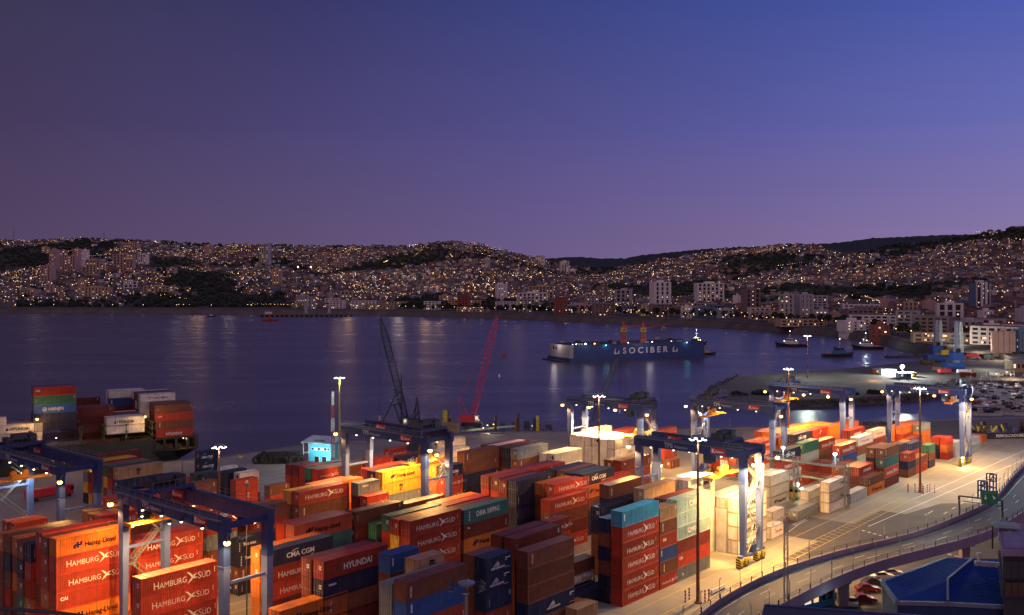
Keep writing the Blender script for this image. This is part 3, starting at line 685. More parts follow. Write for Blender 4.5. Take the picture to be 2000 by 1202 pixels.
# code -> (colour, lettering code, words)
CD = {'hs': ('red', 'hs', 'red white-bird container'), 'rd': ('red', None, 'plain red container'), 'rb': ('brick', 'dg', 'brick red container'), 'br': ('brown', 'vr', 'brown container'), 'bp': ('brown', None, 'plain brown container'), 'mr': ('maroon', None, 'maroon container'), 'ml': ('maroon', 'dg', 'dark maroon container'), 'or': ('orange', None, 'plain orange container'), 'hl': ('orange', 'hl', 'orange dark-lettered container'), 'hr': ('brick', 'hr', 'brick red container with black lettering'), 'hw': ('white', 'hw', 'white blue-lettered container'), 'cm': ('navy', 'cm', 'navy container with white arcs'), 'nv': ('navy', None, 'plain navy container'), 'nd': ('navy', 'nd', 'navy container with short white word'), 'sn': ('navy', 'sn', 'navy container with small word'), 'bl': ('blue', 'bl', 'blue container'), 'lb': ('sky', 'bl', 'turquoise container'), 'yl': ('yellow', None, 'plain yellow container'), 'hy': ('yellow', 'hl', 'yellow dark-lettered container'), 'ms': ('yellow', 'ms', 'yellow square-letter container'), 'mt': ('tan', 'ms', 'tan square-letter container'), 'wh': ('white', None, 'plain white container'), 'ws': ('white', 'ws', 'white blue-dotted container'), 'wy': ('white', 'wy', 'white triangle-mark container'), 'ry': ('red', 'ry', 'red triangle-mark container'), 'gn': ('green', None, 'green container'), 'tl': ('teal', 'tl', 'teal white-lettered container'), 'tp': ('teal', None, 'plain teal container'), 'gy': ('grey', 'gl', 'grey container'), 'gp': ('grey', None, 'plain grey container'), 'mo': ('aqua', 'mo', 'pale grey-green lettered container'), 'ag': ('aqua', 'gl', 'pale grey-green container'), 'nk': ('dark blue', 'nk', 'navy sail-mark container'), 'ym': ('white', 'ym', 'white red-lettered container'), 'cs': ('white', 'cs', 'white thin-lettered container'), 'wc': ('white', 'wc', 'white dark-lettered container'), 'sc': ('grey', 'sc', 'grey container with white word'), 'ca': ('red', 'ca', 'red short-word container'), 'tx': ('red', 'tx', 'red ring-mark container'), 'gg': ('dark green', 'gg', 'dark green container'), 'hj': ('blue', 'hj', 'blue white-lettered container'), 'tn': ('tan', None, 'tan container'), 'db': ('dark blue', None, 'dark blue container')}
RB = {'a': 96.4, 'b': 126.6, 'c': 152.8, 'd': 190.3}
def rt(v): return RB[v[0]] + 2.65 * int(v[1:]) if v[0] in RB else float(v)
# row | left x or - | y of the top edge at that corner | right x or - | tiers | length | codes top to bottom | rows behind (codes; per row) | words
ST = '''a0 1215.8 1000.5 1286.9 6 40 lb,hs,hs,hs,hs,hs | | front corner stack crowned in turquoise
a1 1190 1015 - 6 40 db,bp,nv,bp,nv,nv | | dark stack behind the turquoise-topped stack
a0 1289.4 994 1322 6 20 tn,br,ca,bl,br,hs | | slim mixed stack beside the turquoise-topped stack
a0 1323.4 978 1387 6 40 mo,ag,mo,mr,ca,gy | mr,gp,mr,nv,rd,br | stack just right of the tall brown mast
a0 1441 977 1500.6 4 40 wy,wy,wy,wy | wy,wy,wy,wy,wy;wh,wh,wh,wh,wh | bright white wall behind the right crane legs
a5 1504 931 1542 3 40 wh,wh,hw | wh,wh,wh | tarp-streaked stack right of the white wall
a1 1509 1016 1534 2 20 wh,wh | | low pair past the white wall
a0 1506 1030 1532 1 20 ym | | ground-level box past the white wall
a0 1620 944 1655 3 40 ws,ws,ws | | clean triple stack before the steel rack
a1 - 985 1599 1 40 gp | | ground level beside the violet-dotted stack
a2 1580 963 1607 2 40 wh,wh | | pair standing on the red striped barrier
a0 1661 965.5 1694 1 40 ws | | ground level right of the violet-dotted stack
a0 1696 935 1728 2 40 br,hl | | low stack at the front kerb, right part
a1 1678 914.5 1709 3 40 ry,ml,bp | bp,mr,rd;rb,rd,rd | stack right of the steel rack
a4 1642 872 1673 4 40 hs,bl,rd,rd | | stack showing red over bright blue
a5 1675 856 1705 4 40 ym,bp,ag,mr | | stack capped white over brown and mint
a6 1705 842.5 1730 4 40 ym,mr,mr,mr | | stack capped white over tall maroon
a0 1727 877 1755.5 4 40 br,tp,hs,mr | bp,nv,rd,rd | four-high stack at front kerb, right end
a1 1756 872.5 1770 4 20 cm,mr,nv,rd | | short stack behind the four-high kerb stack
a2 1779 879 1796.4 3 40 db,rd,br | or,rd,bp | long dark box near the right mast
a0 1774 893 1788.5 3 20 rd,cm,br | | short three-high stack left of right mast
a0 1789 896 1812 2 40 br,hs | | pair right behind the right mast
a0 1815 875 1826.6 3 20 gn,br,nv | | short green-topped stack
a0 1851 862 1862 3 20 hs,or,hs | hs,nv,nv | bright short stack left of last crane
a0 1866 880 1878 2 20 wh,wh | | pale pair at last crane foot
94 1893 874 1915 1 40 gp | | ground level right of last crane
97.5 1893 857.5 1914 1 40 wh | | beyond the last crane legs
97.5 1918 856 1928 1 20 or | or | farthest box at the right
a3 1779 858 1792 3 40 mr,or,bp | | box high behind the right mast
a5 1764.4 845.3 1786.4 4 40 or,rd,mr,or | or,or,br,rd | lamp-lit group left of right mast
a4 1797 840 1811 4 40 gy,hl,or,or | or,or,or,or;or,or,or,or | lamp-lit group right of right mast
b2 1484 867 1520 4 40 ry,or,bp,rd | or,or,rd,rd | stack between the two right crane legs, back
b0 1487 892 1523 3 40 ry,wh,wh | hs,wh,mr;hs,gp,br;or,hs,rd;hs,wh,rd;bl,hs,rd;tp,hs,br | block of ends under the blue crane beam
b0 1551 850 1585 4 40 cm,bp,rd,rd | or,or,rd,br;or,rd,or,rd;or,rd,or,rd;hs,rd,or,rd | stack behind green-topped stack
115 - 871 1564 4 40 cm,hs,wh,ca | | stack left of green-topped stack
115 1569 866 1598 4 40 gn,wh,rd,rd | | green-topped stack by crane legs
115 1600.5 862.6 1631 4 40 hs,br,rd,rd | | stack right of green-topped stack
115 1633 855 1657 3 40 mr,mr,mr | | dark stack by next crane leg
115 - 833 1689 4 40 ry,or,br,mr | | orange-lit stack right of crane leg
b0 1587 841.3 1617 4 40 tx,rd,rd,rd | or,or,rd,rd;yl,or,or,rd;or,or,or,or | high red stack under bright lamps
b0 1620 834.6 1643 4 40 or,or,br,br | yl,or,or,or;yl,or,or,or;yl,or,or,rd | yellow-roofed stacks before the basin
b0 - 822 1677 4 40 or,or,rd,rd | or,rd,rd,rd | farthest orange stack by the basin
b0 905.9 997.5 992.9 5 40 tl,ml,hl,br,br | mr,mr,rd,br,br;rd,mr,rd,br,br;or,mr,rd,br,br | centre stack topped in teal
b0 800.6 1018.8 900.3 5 40 hs,hs,hs,hs,rd | hs,yl,rd,rd,rd;gn,hs,yl,rd,rd | centre-left seabird stack
b4 736 1024 - 4 20 gn,nv,nv,nv | | low green box by the centre-left stack
b0 1074 978.5 1151 4 40 hs,br,mr,hs | | stack left of the short bright blue box
b1 1081 947 1151 5 40 hs,br,br,br,br | or,br,br,br,br | taller stack behind bright blue box
b3 1009 941 - 5 40 nv,nv,nv,nv,nv | mr,mr,rd,rd,rd;mr,rd,rd,rd,rd;mr,rd,rd,rd,rd | wide dark block at the centre
b6 - 902 1104 5 40 hs,mr,mr,mr,mr | mr,mr,mr,mr,mr | dim stack left of the bright white boxes
b1 - 912 1200 5 40 cm,hl,br,nv,nv | nv,br,br,br,br;bp,br,br,br,br;nv,br,br,br,br | stack below the white reefer block
b2 1214 901 1270 5 40 ml,mr,mr,mr,mr | mr,mr,mr,mr,mr | tall dark stack behind crane legs
b1 - 919 1232 4 40 hs,or,rd,rd | | low red stack beside the crane leg
b1 1153 976 1188 3 20 bl,hl,db | | short bright blue stack
a6 1190 949 1254 6 40 br,nv,br,br,br,br | | brown stack above the turquoise-topped stack
a3 1258 956 1320 6 40 tn,bp,br,br,br,br | | sand-lit stack left of tall brown mast
a2 1344 940 1396 6 40 wc,wh,wh,wh,wh,wh | wh,wh,wh,wh,wh,wh | pinkish stack behind the tall brown mast
a5 - 972 1242 5 40 nv,nv,br,br,br | | dark box under the sand-lit stack
a5 - 1008.4 1114.8 5 20 hs,hs,br,br,br | | short pair in the shadowed centre
a4 979.6 1048 - 5 40 mr,mr,mr,mr,mr | | purple-roofed stack, shadowed centre, left
a3 1005.6 1053 1096.3 5 40 mr,mr,mr,mr,mr | | purple-roofed stack, shadowed centre, right
a1 1031.6 1079 1121.5 5 40 br,bp,bp,nk,br | | big shadowed stack at bottom centre
a3 926.2 1086.7 - 5 20 bp,bp,bp,bp,bp | | small dim stack behind the sail-mark stack
a2 949.3 1092.4 999.2 5 20 nk,nk,db,rb,br | | short sail-mark stack, bottom centre
a4 761 1085 818 6 20 bl,br,bp,br,br,br | | short blue-topped stack, bottom centre-left
a2 813.6 1095.4 868 6 20 mt,bp,br,br,br,br | | short tan-topped stack, bottom centre-left
a0 792.3 1139 912.3 6 40 br,bl,rb,br,br,br | | bottom front stack behind the unlit floodlights
a1 764.6 1142.5 - 6 40 gp,gp,gp,gp,gp,gp | | grey stack at the bottom edge
a6 632 1097.4 757.2 6 40 ry,sn,br,mr,mr,mr | mr,mr,mr,mr,mr,mr | large triangle-mark stack, bottom left-centre
a6 544.8 1194.9 - 4 40 hl,or,or,or | | lowest orange stack at the bottom edge
b2 527 1077 650.6 5 40 cm,hs,hs,mr,br | or,or,or,or,or | stack right of the near crane leg
b5 574.2 1027.7 688 5 40 hr,tp,or,rd,rd | rd,rd,rd,rd,rd | stack with cream-lit roof, left-centre
b5 694.5 1000.5 787.7 5 40 bp,mr,mr,mr,mr | | long dark stack, left-centre
b5 792.5 985 867.5 5 40 bp,mr,mr,mr,mr | | dark stack below middle crane leg
c0 465.7 1056 - 4 40 nd,nd,br,nv | bp,nv,br,nv | dark stack between the near crane legs
c0 269.5 1058 396 5 40 hs,hs,rd,hs,rd | hs,hs,rd,rd,rd | lit stack behind the near stair crane
c1 405 1016 464 5 20 hs,gp,br,hs,hs | | short mixed stack seen past the near leg
c2 509 990 561 5 20 br,hs,hs,rd,rd | or,rd,rd,rd,rd | short stack right of near crane corner
c4 460 1000 500 5 20 nv,br,rd,rd,rd | | short stack behind near crane corner
c4 584 962 682 5 40 hs,br,br,br,br | yl,br,br,br,br | single red stack, left of centre
c3 700 945 742 5 20 sc,mr,mr,mr,mr | | short grey-topped stack by yellow stack
c2 717 971 759 4 20 hs,mr,mr,mr | | short low stack before yellow stack
c6 - 932 709 5 40 or,or,rd,rd,rd | or,rd,rd,rd,rd | orange-roofed stack above single red stack
c5 747 923 826 5 40 hy,ms,gp,gp,gp | nv,nv,nv,nv,nv;hs,nv,rd,rd,rd | bright yellow stack under middle crane
c3 868 912 904.6 5 20 cm,hs,hs,or,or | yl,or,or,or,or;or,or,or,or,or | short stack at middle crane stair
c6 906 884.6 974.5 5 40 br,bp,nv,nv,nv | | tall brown stack right of middle crane
c4 1011 878 1070.5 5 40 gy,br,br,br,br | nv,nv,br,br,br;mr,mr,br,br,br;wh,br,br,br,br;br,br,br,br,br | steel-blue-topped stack, upper centre
c2 - 876 1137 4 40 wh,wh,wh,wh | wh,wh,wh,wh | glaring plain boxes left of reefer block
c0 1200.5 859.3 - 5 40 cs,cs,cs,wh,wh | wh,wh,wh,wh,wh;wh,wh,wh,wh,wh;wh,wh,wh,wh,wh;wh,wh,wh,wh,wh;wh,wh,wh,wh,wh | white reefer block under the far crane
c6 - 831 1195 5 40 wh,rd,rd,rd,rd | | pink-lit box behind the reefer block
c6 - 836 1241 5 40 rb,rd,rd,rd,rd | | red box behind the hanging spreader
c5 - 833 1322 4 40 rb,rd,br,br | | far red boxes by white crane legs
160 1297 884 1316 3 20 hs,rd,br | | short stack behind blue crane beam
156 1310 900 1328 1 20 br | | lone ground box under blue crane beam
d0 - 872 917 4 40 wh,wh,rd,rd | wh,rd,rd,rd | pale pair above middle crane stair
d5 - 853 910 4 40 wh,wh,rd,rd | | pale box at barge works
d0 - 883 843 4 40 cm,rd,rd,rd | hs,rd,rd,rd | box below glowing spreader, middle crane
d2 - 866 824 4 40 hs,rd,rd,rd | | long red box behind glowing spreader
d0 733 897 771 4 20 hs,rd,rd,rd | rd,rd,rd,rd | short box between middle crane's far legs
d1 - 902.6 705.8 4 40 br,br,rd,rd | mr,mr,rd,rd;mr,mr,rd,rd | long box at middle crane's left leg
d0 621 918 664 4 20 hs,hs,rd,rd | gn,nv,rd,rd;hs,rd,rd,rd;mr,rd,rd,rd;mr,rd,rd,rd | short block below the blue quay house
174.5 196.6 1008.4 - 5 40 hs,br,br,br,br | bp,br,br,br,br;bp,br,br,br,br | dim roofs left of the near crane
d0 27.7 1023 97 4 20 hs,rd,rd,rd | rd,rd,rd,rd | lit-roofed short pair at the left
192 205 980 - 3 40 or,or,or | or,or,or;or,or,or | glowing low boxes left of near crane
208 215 956 - 3 40 rd,or,or | hs,or,or | red-lit boxes behind near crane corner
d0 528 966 556 4 20 bp,rd,rd,rd | | dim box left of single red stack
205 461 940 509 3 20 tx,tx,rd | | ring-mark pair by dark mast
213 467 925 511 3 20 wh,wh,rd | | pale box behind the ring-mark pair
217 - 915 482 3 40 nv,nv,nv | | long dark box near the tall quay mast
238 - 909 465 2 40 wh,nv | | low pale roof near the quay
210 381 944 424 3 20 bp,rd,rd | | dim box at foot of quay mast
220 381 926.6 425 3 20 gg,gp,rd | | box left of quay mast
222 - 932 381 3 20 rd,rd,rd | rd,rd,rd | red box left of quay mast stack
235 390 883.3 425 4 20 cm,cm,bp,bp | | short stack at ship's bow
229.7 230 916.6 317.8 4 40 mt,db,br,nv | mr,rd,gp,nv;gn,yl,br,gp;rd,gp,yl,nv;mr,rd,mr,mr;yl,mr,rd,yl;yl,gp,yl,db | tan-fronted block by the ship
247 - 876 277 4 40 mr,mr,mr,mr | | long maroon box against the ship
b2 275 1132 424 5 40 hs,hs,hs,hs,hs | | blazing orange stack inside the near crane
c0 110 1054.6 - 6 40 hl,hs,hs,ca,hl,rd | br,hs,hs,or,hs,br;rd,hs,hs,br,hs,br | front-left stack crowned in orange
c3 60.8 1063 - 5 40 nv,hs,hs,or,bp | br,nv,br,gn,br;or,br,or,br,mr;br,nv,br,hs,br;or,br,br,br,br | dark five-high rows at left edge
a3 - 1096 1161.5 3 40 br,TANK,nv | | shadowed stack with white tank
a0 1127 1188 1167 1 20 tn | | ground box beside turquoise-topped stack
a1 - 1173 1150 1 20 or | | low box behind the ground box
a2 - 1158 1187 1 40 nv | | ground-level dark box in shadow'''
boxes = []      # each: dict(pos, rz, L, len scale, h, code, words)
OW = {1: 'only', }
def tier_word(k, n):
    if n == 1: return 'single box'
    if k == 0: return 'topmost'
    if k == n - 1: return 'bottom'
    return ('', 'second', 'third', 'fourth', 'fifth')[k] + ' from top'
RW = ['', 'one row behind ', 'two rows behind ', 'three rows behind ', 'four rows behind ', 'five rows behind ', 'six rows behind ']
def add_stack(P_, rz, s0, t, z, N, L, ls, codes, words, r):
    h = z / N
    for k, c in enumerate(codes[:N]):
        boxes.append(dict(p=P_(s0, t, z - (k + 1) * h), rz=rz, L=L, ls=ls, h=h, c=c, w='%s%s' % (RW[r], words), tw=tier_word(k, N), r=r, s=s0, t=t))
dbg = []
for ln in ST.split('\n'):
    a_, bk, words = [q.strip() for q in ln.split('|')]
    row, xl, y, xr, n_, L, codes = a_.split(); t = rt(row); L = int(L); n_ = int(n_); y = float(y)
    x = float(xl) if xl != '-' else float(xr); s_, Y = row_s(x, t); z = H - (y - HY) * Y / F
    LL = LN[L]
    if xl != '-' and xr != '-':
        LL = max(LN[L] * .88, min(LN[L] * (1.1 if L == 40 else 1.04), row_s(float(xr), t)[0] - s_))
    s0 = s_ if xl != '-' else s_ - LL
    z = max(n_ * 2.35, min(n_ * 2.98, z)); dbg.append((words, round(z / n_, 2), round(LL, 1)))
    add_stack(P, ROT, s0, t, z, n_, L, LL / LN[L], codes.split(','), words, 0)
    for r, cc in enumerate(bk.split(';')):
        if cc.strip(): cc = cc.strip().split(','); zz = z * len(cc) / n_ * (1 + .012 * ((r * 7) % 3 - 1)); add_stack(P, ROT, s0 + .15 * ((r * 5) % 3 - 1), t + 2.65 * (r + 1), min(zz, z), len(cc), L, LL / LN[L], cc, words, r + 1)
# ---- containers on the ship
SHA = math.radians(58); SHO = Vector((-103, 313, 0)); sru = Vector((math.sin(SHA), math.cos(SHA), 0)); srv = Vector((-math.cos(SHA), math.sin(SHA), 0)); SROT = math.pi / 2 - SHA
def PS(p, q, z=0): return SHO + sru * p + srv * q + Vector((0, 0, z))
def ship_pz(x, y, q):
    o = SHO + srv * q; k = (x - 1000) / F; p = (k * o.y - o.x) / (sru.x - k * sru.y); Y = o.y + p * sru.y; return p, H - (y - HY) * Y / F
SS = '''0 305 792 377 4 40 bp,ca,br,ry | mr,mr,mr,mr;bp,mr,mr,mr;mr,mr,mr,mr | tall end stack at the ship's bow
10.6 273 771 343 5 40 ym,wh,wh,mr,mr | gn,gn,mr,mr,mr;mr,wh,mr,mr,mr;mr,mr,mr,mr,mr;wh,mr,mr,mr,mr | upper far stack on ship with green neighbours
23.8 212 764 282 5 40 wh,bl,mr,mr,mr | wh,wh,mr,mr,mr | pale-roofed far stack on the ship
29.2 - 776 196 4 40 mr,mr,mr,mr | | outermost far box on the ship
5.2 150 798 208 4 40 mr,mr,br,mr | bp,mr,mr,mr;mr,mr,mr,mr | dim middle stack on the ship beside blue one
0 208 817 283 2 40 wy,wh | wh,gp;gp,gp;mr,gp;mr,mr;wh,mr | white stack amid the ship deck
0 66 758 149 5 40 ca,gn,hj,nv,nv | bl,gn,tp,nv,nv;br,or,or,nv,nv | tall left stack on the ship
0 - 826 83 2 40 wy,wy | gp,wh;gp,gp | lit white pair at ship's left
0 - 815 13 2 40 wh,wh | | white box cut by left frame edge
1 93 868 152 1 40 gp | gp;gp;bp | deck-level boxes left on the ship
1 160 862 205 1 40 bp | bp;gp | deck-level boxes right on the ship'''
ship_tops = []
for ln in SS.split('\n'):
    a_, bk, words = [q.strip() for q in ln.split('|')]
    q0, xl, y, xr, n_, L, codes = a_.split(); q0 = float(q0); L = int(L); n_ = int(n_); x = float(xl) if xl != '-' else float(xr)
    p_, z = ship_pz(x, float(y), q0); LL = LN[L]
    if xl != '-': LL = max(10.9, min(13.2, ship_pz(float(xr), float(y), q0)[0] - p_))
    p0 = p_ if xl != '-' else p_ - LL
    for r, cc in enumerate([codes] + [c for c in bk.split(';') if c.strip()]):
        cc = cc.strip().split(',')
        for k, c in enumerate(cc):
            boxes.append(dict(p=PS(p0, q0 + 2.6 * r, z - (k + 1) * 2.62), rz=SROT, L=L, ls=LL / LN[L], h=2.62, c=c, w=RW[r] + words, tw=tier_word(k, len(cc)), r=r, s=p0, t=q0))
    dbg.append((words, round(z, 1), round(LL, 1), round(p0, 1)))
# ---- how large does each container show? small z-buffer
W0, H0 = 1024, 615; zb = np.full((H0, W0), 1e9); ib = np.full((H0, W0), -1, int); kk = 1024 / 2000
def corners(b):
    u = Vector((math.cos(b['rz']), math.sin(b['rz']), 0)); v = Vector((-u.y, u.x, 0)); L = LN[b['L']] * b['ls']; o = b['p']
    return [o + u * (L * i) + v * (CW * j) + Vector((0, 0, b['h'] * k)) for k in (0, 1) for j in (0, 1) for i in (0, 1)]
for i, b in enumerate(boxes):
    c = corners(b)
    for q in ((0, 1, 5, 4), (0, 4, 6, 2), (4, 5, 7, 6)):
        pts = [c[j] for j in q]
        if min(p.y for p in pts) < 5: continue
        sx_ = [((p.x * F / p.y + 1000) * kk, (HY + F * (H - p.z) / p.y) * kk, 1 / p.y) for p in pts]
        x0, x1 = int(max(0, min(p[0] for p in sx_))), int(min(W0 - 1, max(p[0] for p in sx_))) + 1; y0, y1 = int(max(0, min(p[1] for p in sx_))), int(min(H0 - 1, max(p[1] for p in sx_))) + 1
        if x0 >= W0 or y0 >= H0 or x1 <= 0 or y1 <= 0: continue
        gx, gy = np.meshgrid(np.arange(x0, x1) + .5, np.arange(y0, y1) + .5)
        if gx.size == 0: continue
        ins = None; sgn = None
        for (xa, ya, _), (xb, yb, _) in zip(sx_, sx_[1:] + sx_[:1]):
            cr_ = (xb - xa) * (gy - ya) - (yb - ya) * (gx - xa); m_ = cr_ >= 0
            sgn = m_.astype(int) if sgn is None else sgn + m_
        ins = (sgn == 4) | (sgn == 0)
        if not ins.any(): continue
        (xa, ya, wa), (xb, yb, wb), (xc, yc, wc) = sx_[0], sx_[1], sx_[3]
        det = (xb - xa) * (yc - ya) - (xc - xa) * (yb - ya)
        if abs(det) < 1e-6: continue
        l1 = ((gx - xa) * (yc - ya) - (xc - xa) * (gy - ya)) / det; l2 = ((xb - xa) * (gy - ya) - (gx - xa) * (yb - ya)) / det
        d = 1 / np.maximum(1e-6, wa + l1 * (wb - wa) + l2 * (wc - wa)); sub = zb[y0:y1, x0:x1]; isub = ib[y0:y1, x0:x1]
        ok = ins & (d < sub); sub[ok] = d[ok]; isub[ok] = i
cnt = np.bincount(ib[ib >= 0], minlength=len(boxes)); order = sorted(range(len(boxes)), key=lambda i: -cnt[i]); keep = set(i for i in order[:300] if cnt[i] > 3)
LET = {}; restc = MB()
def near_end(b): return (b['rz'] == ROT)
for i, b in enumerate(boxes):
    L = b['L']; tank = b['c'] == 'TANK'
    col, let, cw = CD['wh' if tank else b['c']]
    if tank:
        r = empty('tank_container', b['p'], b['rz'], 'white cylindrical tank container lying in the shadowed stack', 'container')
        m = cmat['white']; t_b = MB(); t_b.tube((.4, CW / 2, 1.25), (5.7, CW / 2, 1.25), 1.1, m, 20); t_b.tube((.15, CW / 2, 1.25), (.4, CW / 2, 1.25), .8, m, 20, 1.1); t_b.tube((5.7, CW / 2, 1.25), (5.95, CW / 2, 1.25), 1.1, m, 20, .8)
        for o_ in (0, 6.1):
            t_b2 = t_b.obj('tank', r) if o_ == 0 else link('tank', t_b2.data, r); t_b2.location.x = o_
        f_ = link('frame', FM[40], r, mats=[cmat['grey']]); l_ = MB(); l_.box(9.0, .1, 1.0, 10.1, .14, 1.5, m_ly); add_text(l_, 'K', 8.4, 1.0, .8, m_lr, .03, y=.12); l_.obj('lettering', r); continue
    if i not in keep:
        c = corners(b); m = cmat[col]
        if cnt[i] > 0 or b['r'] < 3:
            c2 = [Vector(q) for q in c]; cen = sum(c2, Vector()) / 8; c2 = [cen + (q - cen) * .992 for q in c2]
            restc.hexa([c2[0], c2[1], c2[3], c2[2], c2[4], c2[5], c2[7], c2[6]], m)
            for k in range(1, 12 if L == 40 else 6):             # ribs
                f_ = k / (12 if L == 40 else 6); a0, a1 = c[0].lerp(c[1], f_), c[4].lerp(c[5], f_); restc.bar(a0 + Vector((0, 0, .2)), a1 - Vector((0, 0, .2)), .09, m)
        continue
    tw = b['tw']; lab = '%s%s, %s, %s' % ('short ' if L == 20 and 'short' not in b['w'] else '', cw, tw, b['w'])
    r = empty('shipping_container', b['p'], b['rz'], lab, 'container', 'shipping containers stacked in the port'); r.scale = (b['ls'], 1, b['h'] / CH)
    cm_ = cmat[col]; hsh_ = (i * 40503 >> 3) % 1009
    link('body', BM[L], r, mats=[cm_]); link('frame', FM[L], r, mats=[cmat['seam'] if col == 'white' else cm_])
    if cnt[i] < 26: 
        if let:
            if (let, L) not in LET: LET[(let, L)] = lettering(let, L)
            if LET[(let, L)]: o = link('lettering', LET[(let, L)], r, ((hsh_ % 7 - 3) * .09, 0, (hsh_ % 5 - 2) * .05)); o.scale = (1 - (hsh_ % 3) * .02, 1, 1 - (hsh_ % 4) * .03)
        link('end_wall', EM, r, mats=[cm_]); continue
    hsh = (i * 2654435761 >> 7) % 10
    if col == 'white' and hsh < 6 and b['t'] > 140: link('cooling_unit', RM, r)
    elif b['t'] < 112 and b['t'] > 90 and b['s'] < 145 and near_end(b) or hsh == 0: link('end_wall', EM, r, mats=[cm_])
    else:
        for y in (.17, CW / 2 + .01): link('door', DM, r, (0, y, 0), mats=[cm_])
        link('lock_bars', LBM[1 if hsh > 4 else 0], r)
    let = let or ('id' if hsh_ % 3 and cnt[i] > 40 else None)
    if let:
        if (let, L) not in LET: LET[(let, L)] = lettering(let, L)
        if LET[(let, L)]: o = link('lettering', LET[(let, L)], r, ((hsh_ % 7 - 3) * .09, 0, (hsh_ % 5 - 2) * .05)); o.scale = (1 - (hsh_ % 3) * .02, 1, 1 - (hsh_ % 4) * .03)
restc.obj('far_containers', kind='stuff', label='remaining stacked containers mostly hidden behind the front stacks')
print('BOXES', len(boxes), 'visible', int((cnt > 0).sum()), 'kept', len(keep))
for d in dbg: print('ST', d)
# ================================================================ YARD CRANES
LP = 1.0
m_rtg = mat('crane_blue', (.012, .034, .17), .6, var=.2, vs=.3, dirt=.25); m_leg = mat('crane_leg_paint', (.075, .12, .33), .6, var=.2, vs=.3, dirt=.2)
m_spr = mat('spreader_orange', (.75, .30, .03), .5, var=.2, vs=.6); m_tyre = mat('tyre_rubber', (.03, .03, .03), .9, var=.2); m_rim = mat('wheel_rim_yellow', (.62, .52, .06), .5)
m_rail = mat('handrail_steel', (.20, .21, .24), .4, .3); m_mach = mat('machinery_dark', (.035, .035, .045), .5); m_cab = mat('cabin_glass', (.05, .07, .09), .1)
m_signr = mat('sign_red', (.42, .02, .03), .5); m_fadew = mat('faded_white_lettering', (.50, .52, .60), .6)
m_sod = mat('sodium_lamp', (1, .50, .13), emit=9, samp=False); m_hal = mat('halide_lamp', (.85, 1, .96), emit=14, samp=False); m_sml = mat('small_lamp', (1, .80, .52), emit=5, samp=False)
SOD, HAL, WRM = (1, .46, .12), (.86, 1, .84), (1, .53, .16)
def stair(b_, x0, x1, y, z0, z1, n, m):
    dz = (z1 - z0) / n
    for i in range(n):
        a_, c = ((x0, x1) if i % 2 == 0 else (x1, x0)); za, zb_ = z0 + i * dz, z0 + (i + 1) * dz
        for o in (0, .75):
            b_.bar((a_, y + o, za), (c, y + o, zb_), .16, m); b_.bar((a_, y + o, za + 1), (c, y + o, zb_ + 1), .06, m)
        for k in range(14): f_ = (k + .5) / 14; x = a_ + (c - a_) * f_; z = za + dz * f_; b_.box(x - .12, y + .05, z - .02, x + .12, y + .70, z + .03, m)
        b_.box(c - .6, y - .15, zb_ - .06, c + .6, y + .95, zb_, m)
        for o in (-.15, .95): b_.bar((c - .6, y + o, zb_ + 1), (c + .6, y + o, zb_ + 1), .06, m)
def sidetext(b_, txt, y, z, size, m, bold=0, sx=1, x=-.53):
    vs, fs, w = text_mesh(txt, size, m, bold, sx); i = len(b_.v); k = b_.mi(m)
    b_.v += [(x - c_, y - a_, z + q_) for a_, q_, c_ in vs]; b_.f += [tuple(i + j for j in f) for f in fs]; b_.m += [k] * len(fs); return w
def wheel_mesh():
    b_ = MB(); b_.tube((0, -.35, 0), (0, .35, 0), .85, m_tyre, 16); b_.tube((0, -.38, 0), (0, .38, 0), .48, m_rim, 12); return b_.mesh('wheel')
def guard_mesh():
    b_ = MB()
    for k in range(8):
        z = .12 + k * .25; m = m_rim if k % 2 else m_tyre
        b_.hexa([(-1.02, -.5, z), (-.94, -.5, z), (-.94, .5, z + .18), (-1.02, .5, z + .18), (-1.02, -.5, z + .25), (-.94, -.5, z + .25), (-.94, .5, z + .43), (-1.02, .5, z + .43)], m)
    b_.box(-.94, -.5, 1.85, .7, .5, 1.95, m_rim); b_.box(-.94, -.54, 1.3, .5, -.5, 1.85, m_rim); return b_.mesh('wheel_guard')
WM, GM = wheel_mesh(), guard_mesh()
LX, SP, BH = 7.2, 26.0, 1.9
def lamp_fix(root, loc, m, r=.32, nm='floodlight'):
    b_ = MB(); b_.box(-.3, -.3, .12, .3, .3, .42, m_mach); b_.ball((0, 0, 0), r, m, 8, .8); return link(nm, b_.mesh(nm), root, loc)
